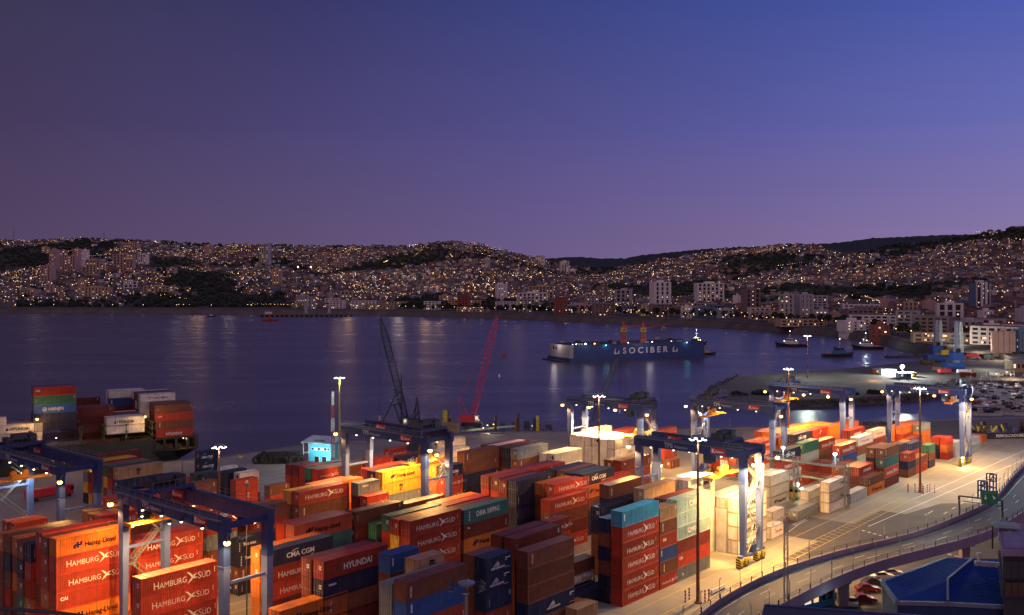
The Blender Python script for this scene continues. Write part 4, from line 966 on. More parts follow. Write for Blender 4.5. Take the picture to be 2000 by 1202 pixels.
def rtg(s0, tn, zb_, label, yt, zs, stair_far, lamps, sign='TPS', spow=1., scol=SOD, spr_m=None, xoff=3):
    r = empty('gantry_crane', P(s0, tn, 0), ROT, label, 'gantry crane', 'blue rubber-tyred yard cranes')
    for y in (0, SP):
        for x in (0, LX):
            b_ = MB(); w = .5
            b_.hexa([(x - .45, y - w, 2.5), (x + .45, y - w, 2.5), (x + .45, y + w, 2.5), (x - .45, y + w, 2.5), (x - .52, y - .75, zb_ * .78), (x + .52, y - .75, zb_ * .78), (x + .52, y + .75, zb_ * .78), (x - .52, y + .75, zb_ * .78)], m_leg)
            b_.box(x - .60, y - .83, zb_ * .78, x + .60, y + .83, zb_ * .78 + .16, m_leg); b_.box(x - .52, y - .75, zb_ * .78 + .16, x + .52, y + .75, zb_ - .01, m_rtg)
            b_.obj('leg', r)
        b_ = MB(); b_.box(-1.6, y - .45, 1.75, LX + 1.6, y + .45, 2.49, m_leg); b_.box(LX * .4, y - .8, 2.5, LX * .6, y + .8, 4.1, m_rtg); b_.obj('sill_beam', r)
        b_ = MB(); b_.box(.53, y - .2, zb_ * .66, LX - .53, y + .2, zb_ * .66 + .4, m_leg); b_.obj('cross_tie', r)
        for x in (-1.1, .9, LX - .9, LX + 1.1):
            link('wheel', WM, r, (x, y, .85)); link('wheel_guard', GM, r, (x, y - .02, 0))
    for j, x in enumerate((0, LX)):
        b_ = MB(); b_.box(x - .5, -1.1, zb_, x + .5, SP + 1.1, zb_ + BH, m_rtg); b_.box(x - .62, -1.1, zb_ + BH, x + .62, SP + 1.1, zb_ + BH + .12, m_mach)
        for k in range(13): yy = .6 + k * (SP - 1.2) / 12; b_.box(x - .53, yy, zb_ + .05, x + .53, yy + .07, zb_ + BH - .05, m_rtg)
        mb = b_.obj('main_beam', r); xo = -1.0 if j == 0 else LX + 1.0
        b_ = MB(); sgn = -1 if j == 0 else 1; b_.box(min(x + sgn * .6, x + sgn * 1.4), -.5, zb_ + BH - .1, max(x + sgn * .6, x + sgn * 1.4), SP + .5, zb_ + BH, m_rail)
        for k in range(14): yy = -.4 + k * (SP + .8) / 13; b_.bar((x + sgn * 1.4, yy, zb_ + BH), (x + sgn * 1.4, yy, zb_ + BH + 1.1), .06, m_rail)
        for hh in (.55, 1.1): b_.bar((x + sgn * 1.4, -.4, zb_ + BH + hh), (x + sgn * 1.4, SP + .4, zb_ + BH + hh), .06, m_rail)
        b_.obj('walkway', mb)
        b_ = MB()
        if j == 0:
            w = sidetext(b_, sign, SP - 6.6, zb_ + .45, 1.35, m_fadew, .02); sidetext(b_, 'Valpara\u00edso', SP - 6.9 - w, zb_ + .5, .8, m_fadew); y0 = 7.0
        else: y0 = SP - 3
        q = MB(); q.box(x - .56, y0 - 3.4, zb_ + .35, x - .50, y0, zb_ + 1.55, m_signr); sg_ = q.obj('sign', mb)
        sidetext(b_, 'K', y0 - .25, zb_ + .55, 1.1, m_lw, .05, x=x - .57); sidetext(b_, 'Kalmar', y0 - 1.1, zb_ + .65, .66, m_lw, .02, x=x - .57); b_.obj('lettering', mb)
    for y in (-.2, SP + .2):
        b_ = MB(); b_.box(.51, y - .3, zb_ + .5, LX - .51, y + .3, zb_ + 1.3, m_rtg); b_.obj('end_tie', r)
    b_ = MB(); zt = zb_ + BH + .15
    for x in (0, LX): b_.box(x - .3, yt - 3, zt, x + .3, yt + 3, zt + .5, m_rtg)
    for y in (-2.6, 2.2): b_.box(-.3, yt + y, zt + .5, LX + .3, yt + y + .5, zt + 1.0, m_rtg)
    b_.box(.6, yt - 2.0, zt + 1.01, LX - .6, yt + 2.1, zt + 1.1, m_mach); tr = b_.obj('trolley', r)
    b_ = MB(); b_.tube((1.8, yt - .2, zt + 2), (4.8, yt - .2, zt + 2), .85, m_mach, 14); b_.box(5, yt - 1.4, zt + 1.1, 6.6, yt + 1.2, zt + 2.5, m_mach); b_.box(.5, yt - 1.2, zt + 1.1, 1.5, yt + 1, zt + 2.2, m_mach)
    for y in (-2.6, 2.7):
        for k in range(8): b_.bar((.2 + k * .97, yt + y, zt + 1), (.2 + k * .97, yt + y, zt + 2.1), .06, m_rail)
        b_.bar((.2, yt + y, zt + 2.1), (7.0, yt + y, zt + 2.1), .06, m_rail)
    b_.bar((6.8, yt, zt + 1), (6.8, yt, zt + 4.6), .08, m_rail); b_.bar((6.8, yt, zt + 4.2), (5, yt, zt + 4.2), .07, m_rail); b_.obj('hoist_machinery', tr)
    b_ = MB(); b_.box(.7, yt + 1.0, zb_ - 2.1, 2.5, yt + 2.9, zb_ + .1, m_rtg); b_.box(.66, yt + 1.1, zb_ - 1.7, .7, yt + 2.8, zb_ - .5, m_cab); b_.box(.75, yt + .95, zb_ - 1.7, 2.45, yt + 1.0, zb_ - .5, m_cab); b_.obj('cabin', tr)
    sm = spr_m or m_spr; x0 = LX / 2 - 6.1; b_ = MB()
    for y in (-.55, .25): b_.box(x0, yt + y, zs, x0 + 12.2, yt + y + .3, zs + .42, sm)
    for x in (x0, x0 + 11.8): b_.box(x, yt - 1.2, zs - .02, x + .42, yt + 1.2, zs + .44, sm)
    b_.box(x0 + 4.2, yt - .9, zs + .43, x0 + 8, yt + .9, zs + .95, sm); b_.tube((x0 + 4.8, yt - .4, zs + 1.5), (x0 + 4.8, yt + .4, zs + 1.5), .62, sm, 12); b_.tube((x0 + 7.2, yt - .4, zs + 1.5), (x0 + 7.2, yt + .4, zs + 1.5), .62, sm, 12)
    b_.box(x0 + 4.4, yt - .5, zs + .95, x0 + 7.6, yt + .5, zs + 1.2, sm); sp_ = b_.obj('spreader', r)
    b_ = MB()
    for x in (x0 + 4.6, x0 + 5.0, x0 + 7.0, x0 + 7.4): b_.bar((x, yt, zs + 2), (x + (.3 if x > 6 else -.3), yt, zb_ + BH), .05, m_mach)
    b_.obj('hoist_ropes', r)
    ys = SP + .95 if stair_far else -1.75
    b_ = MB(); stair(b_, 1.2, LX - 1.2, ys - (1.4 if stair_far else -1.4), 2.6, zb_ * .97, 4, m_rail); b_.obj('staircase', r)
    # festoon cable loops
    b_ = MB()
    for k in range(10):
        y0 = 1 + k * 2.4
        for j in range(6): a0, a1 = j / 6, (j + 1) / 6; b_.bar((LX + .9, y0 + a0 * 2.4, zb_ - .1 - .9 * math.sin(math.pi * a0)), (LX + .9, y0 + a1 * 2.4, zb_ - .1 - .9 * math.sin(math.pi * a1)), .08, m_mach)
    b_.obj('festoon_cable', r)
    b_ = MB(); b_.bar((0, -1, zb_ + .2), (-1.6, -3.2, zb_ - .1), .14, m_rail); b_.bar((0, SP + 1, zb_ + .2), (-1.2, SP + 2, zb_ + .1), .14, m_rail); b_.obj('lamp_arm', r)
    for (x, y, z, big, pw, *ax) in lamps:
        col, m = (SOD, m_sod) if big == 1 else (HAL, m_hal) if big == 2 else (WRM, m_sod) if big == 3 else (WRM, m_sml)
        lamp_fix(r, (x, y, zb_ + z), m, .5 if big in (1, 2, 3) else .22, 'floodlight' if big in (1, 2, 3) else 'small_lamp')
        if pw: light('lamp_light', (x, y, zb_ + z - .75), pw * LP, col, r, .35, spot=130 if ax else 164, aim=(x + (ax[0] if ax else .001), y, 6 if ax else 0), blend=.25)
    return r
def std(pn, pf, down, far=1):
    L_ = [(-1.6, -3.2, -.6, 3, pn), (-1.2, SP + 2.0, -.4, 1, pf)]
    for k in range(4): L_.append((-.7, 4.5 + k * 5.6, .0, 0, 0)); L_.append((LX + .7, 4.5 + k * 5.6, .0, 0, down / 4))
    return L_
SP = 28.5; rtg(77, 119.8, 22, 'nearest blue gantry crane with orange spreader at lower left', 22.6, 19.6, True, std(6000, 6000, 15000) + [(-1.5, 12, -.4, 4, 20000), (-1.5, 20.0, -.6, 4, 17000), (3, 12, -.6, 0, 7000)])
SP = 30.5; rtg(83.5, 185, 20.5, 'blue gantry crane cut by the left frame edge', 27.0, 15.5, True, std(2500, 6000, 3500) + [(LX + .6, .6, -1.4, 1, 5000), (5, SP - 2, -4, 2, 2500)])
SP = 26; rtg(143, 147.3, 22.8, 'middle blue gantry crane over the bright yellow stack', 3.4, 18.4, False, std(12000, 4000, 12000) + [(3, 4, -3.2, 3, 9000), (5, 1.5, -3.0, 3, 7000), (7.5, 14.5, -.4, 3, 26000), (7.5, 19, -.4, 3, 16000)])
SP = 24; rtg(224, 146.3, 21.8, 'far blue gantry crane above the white reefer block', 2.6, 14.5, False, std(16000, 9000, 26000) + [(1, 9, -.6, 3, 60000), (1, 18, -.6, 3, 45000)])
SP = 24.7; rtg(177.5, 91.5, 21.8, 'blue gantry crane standing beside the bright white wall', 6.5, 17, False, std(48000, 12000, 6000) + [(LX + 1.6, -3.2, -.6, 3, 45000), (1.2, 3, -.3, 4, 42000, 14), (1.2, 8, -.3, 4, 38000, 14), (1.2, 13, -.3, 4, 22000, 14)])
SP = 24.4; rtg(247, 118.5, 21.5, 'blue gantry crane with bright white far legs', 20.4, 18.5, True, std(14000, 9000, 16000) + [(4, SP - .8, -1.0, 2, 7000)])
SP = 23.3; rtg(294, 117.8, 21.8, 'blue gantry crane in line with the floodlit half-filled pier', 20, 18.5, True, std(22000, 7000, 16000) + [(4, SP - .8, -1.0, 2, 4000), (-1.5, 12, -.4, 3, 26000), (-1.5, 4, -.4, 3, 16000)])
SP = 22.2; rtg(319, 90, 21.8, 'rightmost blue gantry crane with yellow wheels by the apron', 3.5, 19.2, False, std(55000, 9000, 16000) + [(-1.4, -.6, -19, 3, 6000), (-1, 8, -.5, 3, 12000)])
# ================================================================ LIGHT MASTS
m_wf = mat('window_frame_white', (.7, .72, .7), .6)
m_mast = mat('mast_brown_steel', (.24, .09, .05), .5, .3); m_galv = mat('mast_galvanised', (.30, .30, .32), .45, .4)
def mast(p, h, m, label, lit=2, power=6000, n=6, col=HAL, rr=1.3, lm=None):
    r = empty('light_mast', p, 0, label, 'light mast'); b_ = MB(); b_.tube((0, 0, 0), (0, 0, h), .34, m, 12, .16); b_.tube((0, 0, 0), (0, 0, .25), .7, m, 12); b_.obj('pole', r)
    if not lit: rr = 1.25
    b_ = MB(); b_.lathe([(rr * .35, h - .1), (rr * .8, h - .1), (rr * .85, h + .15), (rr * .3, h + .3), (.01, h + .45)], m_galv, 14); b_.obj('head_ring', r)
    b2 = MB(); b2.box(-.28, -.05, -.28, .28, .35, .28, m_mach); e = MB()
    for k in range(n):
        if not lit:
            a_ = 2 * math.pi * (k + .5) / n; f_ = MB(); q_ = Vector((math.cos(a_), math.sin(a_), 0)); f_.bar(q_ * 1.0 + Vector((0, 0, h)), q_ * 1.9 + Vector((0, 0, h - .05)), .09, m_mach); f_.tube(q_ * 2.0 + Vector((0, 0, h + .1)), q_ * 2.25 + Vector((0, 0, h - .5)), .12, m_mach, 12, .46); f_.tube(q_ * 2.25 + Vector((0, 0, h - .5)), q_ * 2.27 + Vector((0, 0, h - .54)), .44, m_wf, 12, .42); f_.obj('floodlight', r); continue
        a_ = 2 * math.pi * (k + .5) / n; c = Vector((math.cos(a_) * rr, math.sin(a_) * rr, h - .35)); f_ = MB()
        f_.bar((math.cos(a_) * rr * .5, math.sin(a_) * rr * .5, h), c, .12, m_galv); f_.tube(c + Vector((0, 0, .28)), c - Vector((0, 0, .12)), .2, m_mach, 10, .36)
        on = lit and k < lit * 3; f_.tube(c - Vector((0, 0, .13)), c - Vector((0, 0, .22)), .34, (lm or m_hal) if on else m_galv, 10, .30); f_.obj('floodlight', r)
    if power and lit: light('lamp_light', (0, 0, h - 1.1), power * LP, col, r, .5)
    return r
def gp(x, Y): return Vector(((x - 1000) / F * Y, Y, 0))
mast(gp(428, 215), 21, m_mast, 'brown mast with three white lamps near the ship', 2, 4500)
mast(gp(663, 279), 30, m_rim, 'yellow lit mast beside the bright blue quay house', 2, 12000)
mast(gp(1170, 235), 30, m_mast, 'thin brown mast in front of the white reefer block', 2, 7000)
mast(gp(1363, 172.8), 29.7, m_mast, 'tall brown mast in the centre right foreground', 2, 9000)
mast(gp(1797, 263), 28.8, m_mast, 'brown mast ringed by striped bollards on the apron', 2, 30000)
mast(gp(1577, 569), 25.6, m_mast, 'tall mast on the half-filled pier, flat bright head', 2, 36000, rr=1.9)
mast(gp(1540, 307), 30, m_mast, 'mast behind crane trolley at the basin edge', 2, 6000)
mast(gp(911, 118), 20.6, m_galv, 'unlit ring of dish floodlights near bottom centre', 0, 0, 6, rr=2.1)
fl = empty('floodlight_tower', px_z(1762, 736), 0, 'dazzling white floodlight beside the small pier offices', 'floodlight'); b_ = MB(); b_.tube((0, 0, 0), (0, 0, 6), .2, m_galv, 8); b_.obj('pole', fl)
b_ = MB(); b_.box(-1.1, -.2, 5.4, 1.1, .2, 6.8, m_mach); b_.box(-1, -.3, 5.5, 1, -.21, 6.7, mat('floodlight_face', (.9, 1, .95), emit=120, samp=False)); b_.obj('floodlight', fl); light('lamp_light', (0, -1.5, 6.3), 90000 * LP, (.9, 1, .9), fl, .8)
def lattice(b_, a, c, w0, w1, n, m, ch=.14, lc=.08, w0b=None):
    a, c = Vector(a), Vector(c); d = (c - a).normalized(); sd = d.cross(Vector((0, 1, 0))); sd = sd.normalized() if sd.length > .1 else Vector((1, 0, 0)); dp = d.cross(sd).normalized()
    def q(f_, i):
        w = (w0 + (w1 - w0) * max(0, (f_ - .75) / .25)) / 2 if w0b is None else (w0b + (w0 - w0b) * min(1, f_ / .2) + (w1 - w0) * max(0, (f_ - .8) / .2)) / 2
        return a.lerp(c, f_) + sd * w * (1 if i in (0, 3) else -1) + dp * w * (1 if i < 2 else -1)
    for j in range(n):
        f0, f1 = j / n, (j + 1) / n
        for i in range(4):
            b_.bar(q(f0, i), q(f1, i), ch, m); b_.bar(q(f0, i), q(f1, (i + 1) % 4), lc, m); b_.bar(q(f1, i), q(f1, (i + 1) % 4), lc, m)
m_rw = mat('mast_red', (.35, .04, .03), .6); m_ww = mat('mast_white', (.65, .65, .65), .6)
r = empty('lattice_mast', gp(650, 292), 0, 'red and white lattice mast beside the bright blue house', 'mast')
for k in range(6): b_ = MB(); lattice(b_, (0, 0, k * 4), (0, 0, k * 4 + 4), 1.0 - k * .1, 1.0 - k * .1, 5, m_rw if k % 2 == 0 else m_ww, .12, .07); b_.obj('mast_section', r)
b_ = MB(); lattice(b_, (0, 0, 0), (0, 0, 20.5), .55, .5, 26, m_galv, .07, .04); b_.obj('lattice_mast', label='thin grey lattice mast in front of the viaduct', cat='mast').location = gp(1535, 150)
b_ = MB(); b_.tube((0, 0, 0), (0, 0, 26), .12, m_mach, 8, .07); b_.bar((-.9, 0, 17.5), (.9, 0, 18.2), .08, m_mach); b_.box(-.3, -.2, 25.6, .3, .2, 26.1, m_galv); b_.obj('signal_pole', label='thin black pole in front of the near crane corner', cat='pole').location = gp(482, 150)
# ================================================================ SHIP
m_hull = mat('ship_hull', (.035, .040, .030), .5, var=.3, vs=.1, dirt=.4); m_deck = mat('ship_deck', (.10, .05, .03), .7); m_boot = mat('hull_boot_top', (.10, .02, .02), .6); m_lash = mat('lashing_bridge', (.10, .11, .06), .6)
sh = empty('container_ship', SHO, SROT, 'dark green container ship moored at the left quay', 'ship')
b_ = MB(); secs = []
for p_, w, fl_ in ((-165, 15.5, 1), (-60, 15.5, 1), (-13.5, 15.5, 1), (-7, 15.5, .8), (1.2, 15.3, .45)): secs.append((p_, w, fl_))
def sec(p_, w, fl_): c = 14.5; T_ = 7.6 if p_ < -13.4 else 3.6; return [(p_, c - w, T_), (p_, c - w, min(4, T_ - .1)), (p_ - (1 - fl_) * 7, c - w * fl_, -.8), (p_ - (1 - fl_) * 7, c - w * fl_, -5), (p_ - (1 - fl_) * 7, c + w * fl_, -5), (p_, c + w, min(4, T_ - .1)), (p_, c + w, T_)]
for A_, B_ in zip(secs, secs[1:]):
    a_, c_ = sec(*A_), sec(*B_)
    for i in range(6): b_.poly([a_[i], a_[i + 1], c_[i + 1], c_[i]], m_boot if i == 2 else m_hull)
    b_.poly([a_[0], c_[0], c_[6], a_[6]], m_deck)
b_.poly(sec(*secs[-1]), m_hull); b_.obj('hull', sh)
b_ = MB()
for p_ in (-62, -47.5, -33.5, -27, -20.5, -12.8):
    for q in range(0, 28, 3): b_.bar((p_, q, 7.6), (p_, q, 13), .25, m_lash)
    for z in (8.8, 10.6, 12.8): b_.box(p_ - .5, -1, z, p_ + .5, 28, z + .15, m_lash)
for p_ in range(-160, -12, 2): b_.bar((p_, -.9, 7.6), (p_, -.9, 8.7), .07, m_lash)
b_.bar((-160, -.9, 8.7), (-12, -.9, 8.7), .07, m_lash); b_.obj('lashing_bridge', sh)
b_ = MB()
for p_ in (-12.8, -9.6, -6, -2.4, .4): b_.box(p_, -1, 3.6, p_ + .8, -.3, 7.1, m_hull); b_.box(p_, 29, 3.6, p_ + .8, 29.9, 7.1, m_hull)
b_.box(-13.4, -1, 7.1, 1.3, 30, 7.5, m_hull); b_.box(.6, -.2, 3.6, 1.2, 8, 7.1, m_hull); b_.box(.6, 11, 3.6, 1.2, 29, 7.1, m_hull); b_.box(-13.4, -1, 3.6, -12.9, 30, 7.1, m_mach)
b_.tube((-4, 2, 4.4), (-4, 5, 4.4), .6, m_mach); b_.box(-9, 2.5, 3.6, -6, 6, 5, m_deck); b_.bar((-13.4, -.9, 8.6), (-13.4, -.9, 7.5), .08, m_lash); b_.obj('mooring_deck', sh)
for p_, q, z, pw in ((-3, 1, 6.8, 260), (-15.5, -3, 15.0, 1300), (-46, -3.5, 16.5, 2200), (-40, 4, 9.6, 0), (-24, 5, 13.4, 350), (-18, 3, 11, 250)):
    lamp_fix(sh, (p_, q, z), m_sml, .22, 'deck_lamp')
    if pw: light('lamp_light', (p_, q - .8, z), pw * LP, WRM, sh, .3)
# ================================================================ QUAY HOUSE, TYRES
m_lblue = mat('house_turquoise', (.06, .42, .60), .6, var=.1); m_lroof = mat('roof_pale', (.50, .60, .62), .5); m_wf = mat('window_frame_white', (.7, .72, .7), .6)
qh = empty('quay_house', px_z(592, 905), -.30, 'bright turquoise two-storey house on the quay', 'building'); b_ = MB()
b_.box(2.2, 0, 0, 10, 6, 6.3, m_lblue); b_.obj('wall', qh); b_ = MB()
b_.hexa([(-.2, -.8, 6.6), (10.8, -.8, 6.4), (10.8, 6.6, 7.6), (-.2, 6.6, 7.6), (-.2, -.8, 6.85), (10.8, -.8, 6.65), (10.8, 6.6, 7.85), (-.2, 6.6, 7.85)], m_lroof); b_.obj('roof', qh)
b_ = MB(); add_text(b_, 'LOIL', 0, 0, 1.7, m_lk, .05); o = b_.obj('lettering', qh); o.rotation_euler = (-1.35, 0, 0); o.location = (3.6, .6, 7.05)
for k in range(6): b_ = MB(); b_.box(0, 0, 0, .85, .06, .9, m_wf); b_.box(.1, -.03, .1, .75, .01, .8, m_winc if k in (1, 3) else m_glass); b_.obj('window', qh).location = (3 + k * 1.1, -.07, 4.3)
for x in (4.0, 6.6): b_ = MB(); b_.box(0, 0, 0, 1.7, .06, 2.4, m_wf); b_.box(.1, -.03, .1, 1.6, 0, 2.3, m_glass); b_.obj('door', qh).location = (x, -.07, .1)
b_ = MB()
for x in (0, 1.9): b_.bar((x, .2, 0), (x, .2, 6.6), .18, m_wf); b_.bar((x, 5.8, 0), (x, 5.8, 6.6), .18, m_wf)
b_.box(0, .2, 3.2, 2.2, 6, 3.4, m_wf); b_.obj('porch', qh); light('lamp_light', (5, -4, 5), 1100 * LP, (.75, 1, 1), qh, .4); light('lamp_light', (9.5, -2.5, 3), 900 * LP, (.9, 1, .9), qh, .3)
b_ = MB(); pts = [(.9 * math.cos(a_), .9 * math.sin(a_)) for a_ in np.linspace(0, 2 * math.pi, 19)]
for (x0, z0), (x1, z1) in zip(pts, pts[1:]): b_.tube((x0, 0, z0), (x1, 0, z1), .42, m_tyre, 8)
tyre = b_.mesh('fender_tyre'); tp_ = []
for row in range(3):
    for k in range(12 - row): tp_.append((row * .9 + k * 1.25, row * .2 - 1.2 * (row == 0), 1.1 + .55 * row))
o0 = px_z(503, 905)
for k, (x, y, z) in enumerate(tp_):
    o = link('fender_tyre', tyre, None, o0 + Vector((x, y + R() * .5, z)), U(-.5, .5), 'big black tyre in the heap left of the turquoise house', 'tyre', 'heap of big black fender tyres'); o.rotation_euler.x = U(-.4, .4); o.scale = (1.15,) * 3
b_ = MB(); b_.tube((0, 0, 0), (0, 0, .5), .8, m_rim, 10, .5); b_.tube((-.7, 0, .3), (-.7, 0, .9), .2, m_rim); b_.tube((.7, 0, .3), (.7, 0, .9), .2, m_rim); b_.obj('mooring_bollard', label='yellow mooring bollard at the quay edge', cat='bollard').location = px_z(470, 894)
# ================================================================ CRAWLER CRANES, JETTY WORKS
m_blk = mat('crane_black', (.03, .03, .04), .5); m_rdc = mat('crane_red', (.62, .03, .06), .5, var=.2); m_gry = mat('crane_grey', (.10, .10, .14), .5)
def crawler(base, tip, m, label, w, cab=1, hook=.45, afr=None):
    r = empty('crawler_crane', base, 0, label, 'crane'); t = Vector(tip) - Vector(base); sx = 1 if t.x > 0 else -1
    if cab:
        b_ = MB(); b_.hexa([(-5 * sx if sx > 0 else -2, -2, 1.6), (2 if sx > 0 else 5, -2, 1.6), (2 if sx > 0 else 5, 2, 1.6), (-5 if sx > 0 else -2, 2, 1.6), (-4.4 if sx > 0 else -1.6, -1.7, 4.6), (1.2 if sx > 0 else 4.4, -1.7, 3.8), (1.2 if sx > 0 else 4.4, 1.7, 3.8), (-4.4 if sx > 0 else -1.6, 1.7, 4.6)], m); b_.obj('body', r)
        for y in (-2.3, 1.5):
            b_ = MB(); b_.box(-3.5, y, .1, 3.5, y + .8, 1.3, m_mach); b_.tube((-3.5, y, .7), (-3.5, y + .8, .7), .6, m_mach); b_.tube((3.5, y, .7), (3.5, y + .8, .7), .6, m_mach); b_.obj('crawler_track', r)
        b_ = MB(); b_.box(1.3 * sx, -2.0, 2, 1.3 * sx + 1.6, -.7, 4.2, m_wf); b_.box(1.25 * sx + .3, -2.06, 2.7, 1.3 * sx + 1.2, -2.0, 3.9, m_winc); b_.obj('cabin', r)
    b_ = MB(); lattice(b_, (0, 0, 2.2), t, w, .6, 22, m, .25, .12, .8); b_.obj('boom', r)
    b_ = MB(); g_ = Vector((-4.6 * sx, 0, 11)); b_.bar((-1 * sx, -.8, 3.6), g_, .2, m); b_.bar((-4.5 * sx, -.8, 3.4), g_, .2, m); b_.bar((-1 * sx, .8, 3.6), g_, .2, m)
    if afr: g_ = Vector(afr); b_.bar((2.5, 0, 2), g_, .3, m); b_.bar((5.2, 0, 2), g_, .3, m); b_.bar((2.5, 1.2, 2), g_ + Vector((.4, 0, 0)), .25, m)
    b_.obj('gantry_frame', r); b_ = MB(); b_.bar(g_, t.lerp(Vector((0, 0, 2)), .02), .09, m); b_.bar(g_ + Vector((0, .6, 0)), t.lerp(Vector((0, 0, 2)), .3), .07, m); b_.bar(g_, (-4.5 * sx, 0, 4), .1, m); b_.obj('pendant_ropes', r)
    hp = t + Vector((.6 * sx, 0, -.3)); hz = hp.z * (1 - hook); b_ = MB(); b_.bar(hp, (hp.x, 0, hz), .07, m_mach); b_.bar(hp + Vector((.5, 0, 0)), (hp.x + .5, 0, hz), .07, m_mach); b_.tube((hp.x + .25, 0, hz), (hp.x + .25, 0, hz - 1.6), .4, m_wf, 8, .25); b_.obj('hook_block', r); return r
Yc = 372
c1 = crawler(px_Y(795, 838, Yc), px_Y(743, 622, Yc), m_blk, 'black lattice-boom crane leaning left over the jetty works', 2.3, hook=.88, afr=(-.4 + 4, 0, 12))
b_ = MB(); o_ = px_Y(795, 838, Yc)
for x0, y0, x1, y1 in ((742, 836, 774, 770), (770, 792, 788, 842), (784, 730, 784, 842), (786, 775, 804, 838), (774, 770, 784, 765), (766, 792, 785, 787), (800, 836, 818, 802), (818, 802, 820, 838)): b_.bar(px_Y(x0, y0, Yc) - o_, px_Y(x1, y1, Yc) - o_, .45, m_blk)
b_.obj('back_mast', c1)
crawler(px_Y(921, 832, 376), px_Y(971, 619, 376), m_rdc, 'red lattice-boom crane leaning right over the jetty works', 2.4, hook=.52)
crawler(px_Y(1158, 833, 390), px_Y(1206, 700, 390), m_gry, 'grey lattice boom seen behind the reefer block crane', 2.2, cab=0, hook=.75)
m_rust = mat('rusty_steel', (.12, .055, .03), .8, var=.4, vs=.5); m_timb = mat('timber', (.30, .20, .12), .8, var=.3)
jt = empty('jetty', px_Y(965, 838, 392), 0, 'pile jetty under construction with a floodlit deck edge', 'jetty'); O_ = px_Y(965, 838, 392)
b_ = MB(); A_, B_ = px_Y(800, 834, 385) - O_, px_Y(1085, 836, 398) - O_; b_.hexa([(A_.x, 0, -1.8), (B_.x, 12, -1.8), (B_.x, 30, -1.8), (A_.x, 22, -1.8), (A_.x, 0, -.6), (B_.x, 12, -.6), (B_.x, 30, -.6), (A_.x, 22, -.6)], m_rust); b_.obj('deck', jt)
for k in range(12):
    x = A_.x + (B_.x - A_.x) * (k + .5) / 12; b_ = MB(); b_.tube((x, 2 + k, -8), (x, 2 + k, -1.6), .5, m_rust, 8); b_.obj('pile', jt)
    b_ = MB(); b_.bar((x, 4 + k, -.6), (x, 4 + k, U(1, 3.5)), .12, m_rail); b_.obj('rail_post', jt); b_ = MB(); b_.box(x - U(.5, 2), 7, -.6, x + U(.5, 2), 9 + U(0, 3), U(.2, 1.6), m_mach if k % 2 else m_rust); b_.obj('deck_gear', jt)
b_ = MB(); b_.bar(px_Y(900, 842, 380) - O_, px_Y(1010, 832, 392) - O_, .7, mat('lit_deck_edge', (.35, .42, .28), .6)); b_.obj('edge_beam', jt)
for k, (x, y) in enumerate(((925, 830), (944, 836), (952, 831), (964, 829), (860, 835), (1040, 832))): lamp_fix(jt, px_Y(x, y, 380) - O_, m_sml, .25, 'work_lamp')
light('lamp_light', px_Y(955, 822, 376) - O_, 2500 * LP, (1, .9, .6), jt, .3)
for k, (x, y0, y1, w, c) in enumerate(((869, 802, 842, .9, m_rim), (873, 803, 842, .7, m_rust), (877, 818, 842, .8, m_rust), (968, 812, 842, .5, m_rust), (1009, 818, 862, .55, m_rust), (1012, 807, 862, .5, m_rust), (1043, 817, 860, .6, m_blk), (1050, 812, 860, .6, m_rim), (1031, 833, 862, .5, m_blk), (1060, 838, 862, .4, m_blk), (1077, 836, 862, .4, m_blk))):
    p0 = px_Y(x, y1, 368 + k); b_ = MB(); b_.tube((0, 0, -3), (0, 0, (y1 - y0) * (368 + k) / F), w, c, 10); b_.obj('steel_pile', label='%s steel pile standing at the jetty works, %s' % (('yellow', 'rusty', 'dark')[0 if c is m_rim else 1 if c is m_rust else 2], ('behind the middle crane beam' if x < 900 else 'right of the red crane' if x < 1020 else 'left of the far crane leg')), cat='pile', group='steel piles at the jetty works').location = p0
for (x0, y0, x1, y1, m, lb) in ((866, 826, 896, 846, m_timb, 'tilted timber form panel behind the middle crane'), (938, 848, 956, 864, m_spr, 'orange steel form stacked on the quay works'), (968, 852, 992, 866, m_rdc, 'red skip standing on the quay works')):
    p0 = px_Y(x0, y1, 362); w, h_ = (x1 - x0) * 362 / F, (y1 - y0) * 362 / F; b_ = MB(); b_.box(0, 0, 0, w, 1.8, h_ * .94, m)
    for k in range(5): b_.box(w * k / 5, -.12, 0, w * k / 5 + .15, 0, h_, m)
    b_.box(-.1, -.1, h_ * .94, w + .1, 1.9, h_, m); b_.obj('form_panel' if m is m_timb else 'steel_form' if m is m_spr else 'skip', label=lb, cat='site gear').location = p0
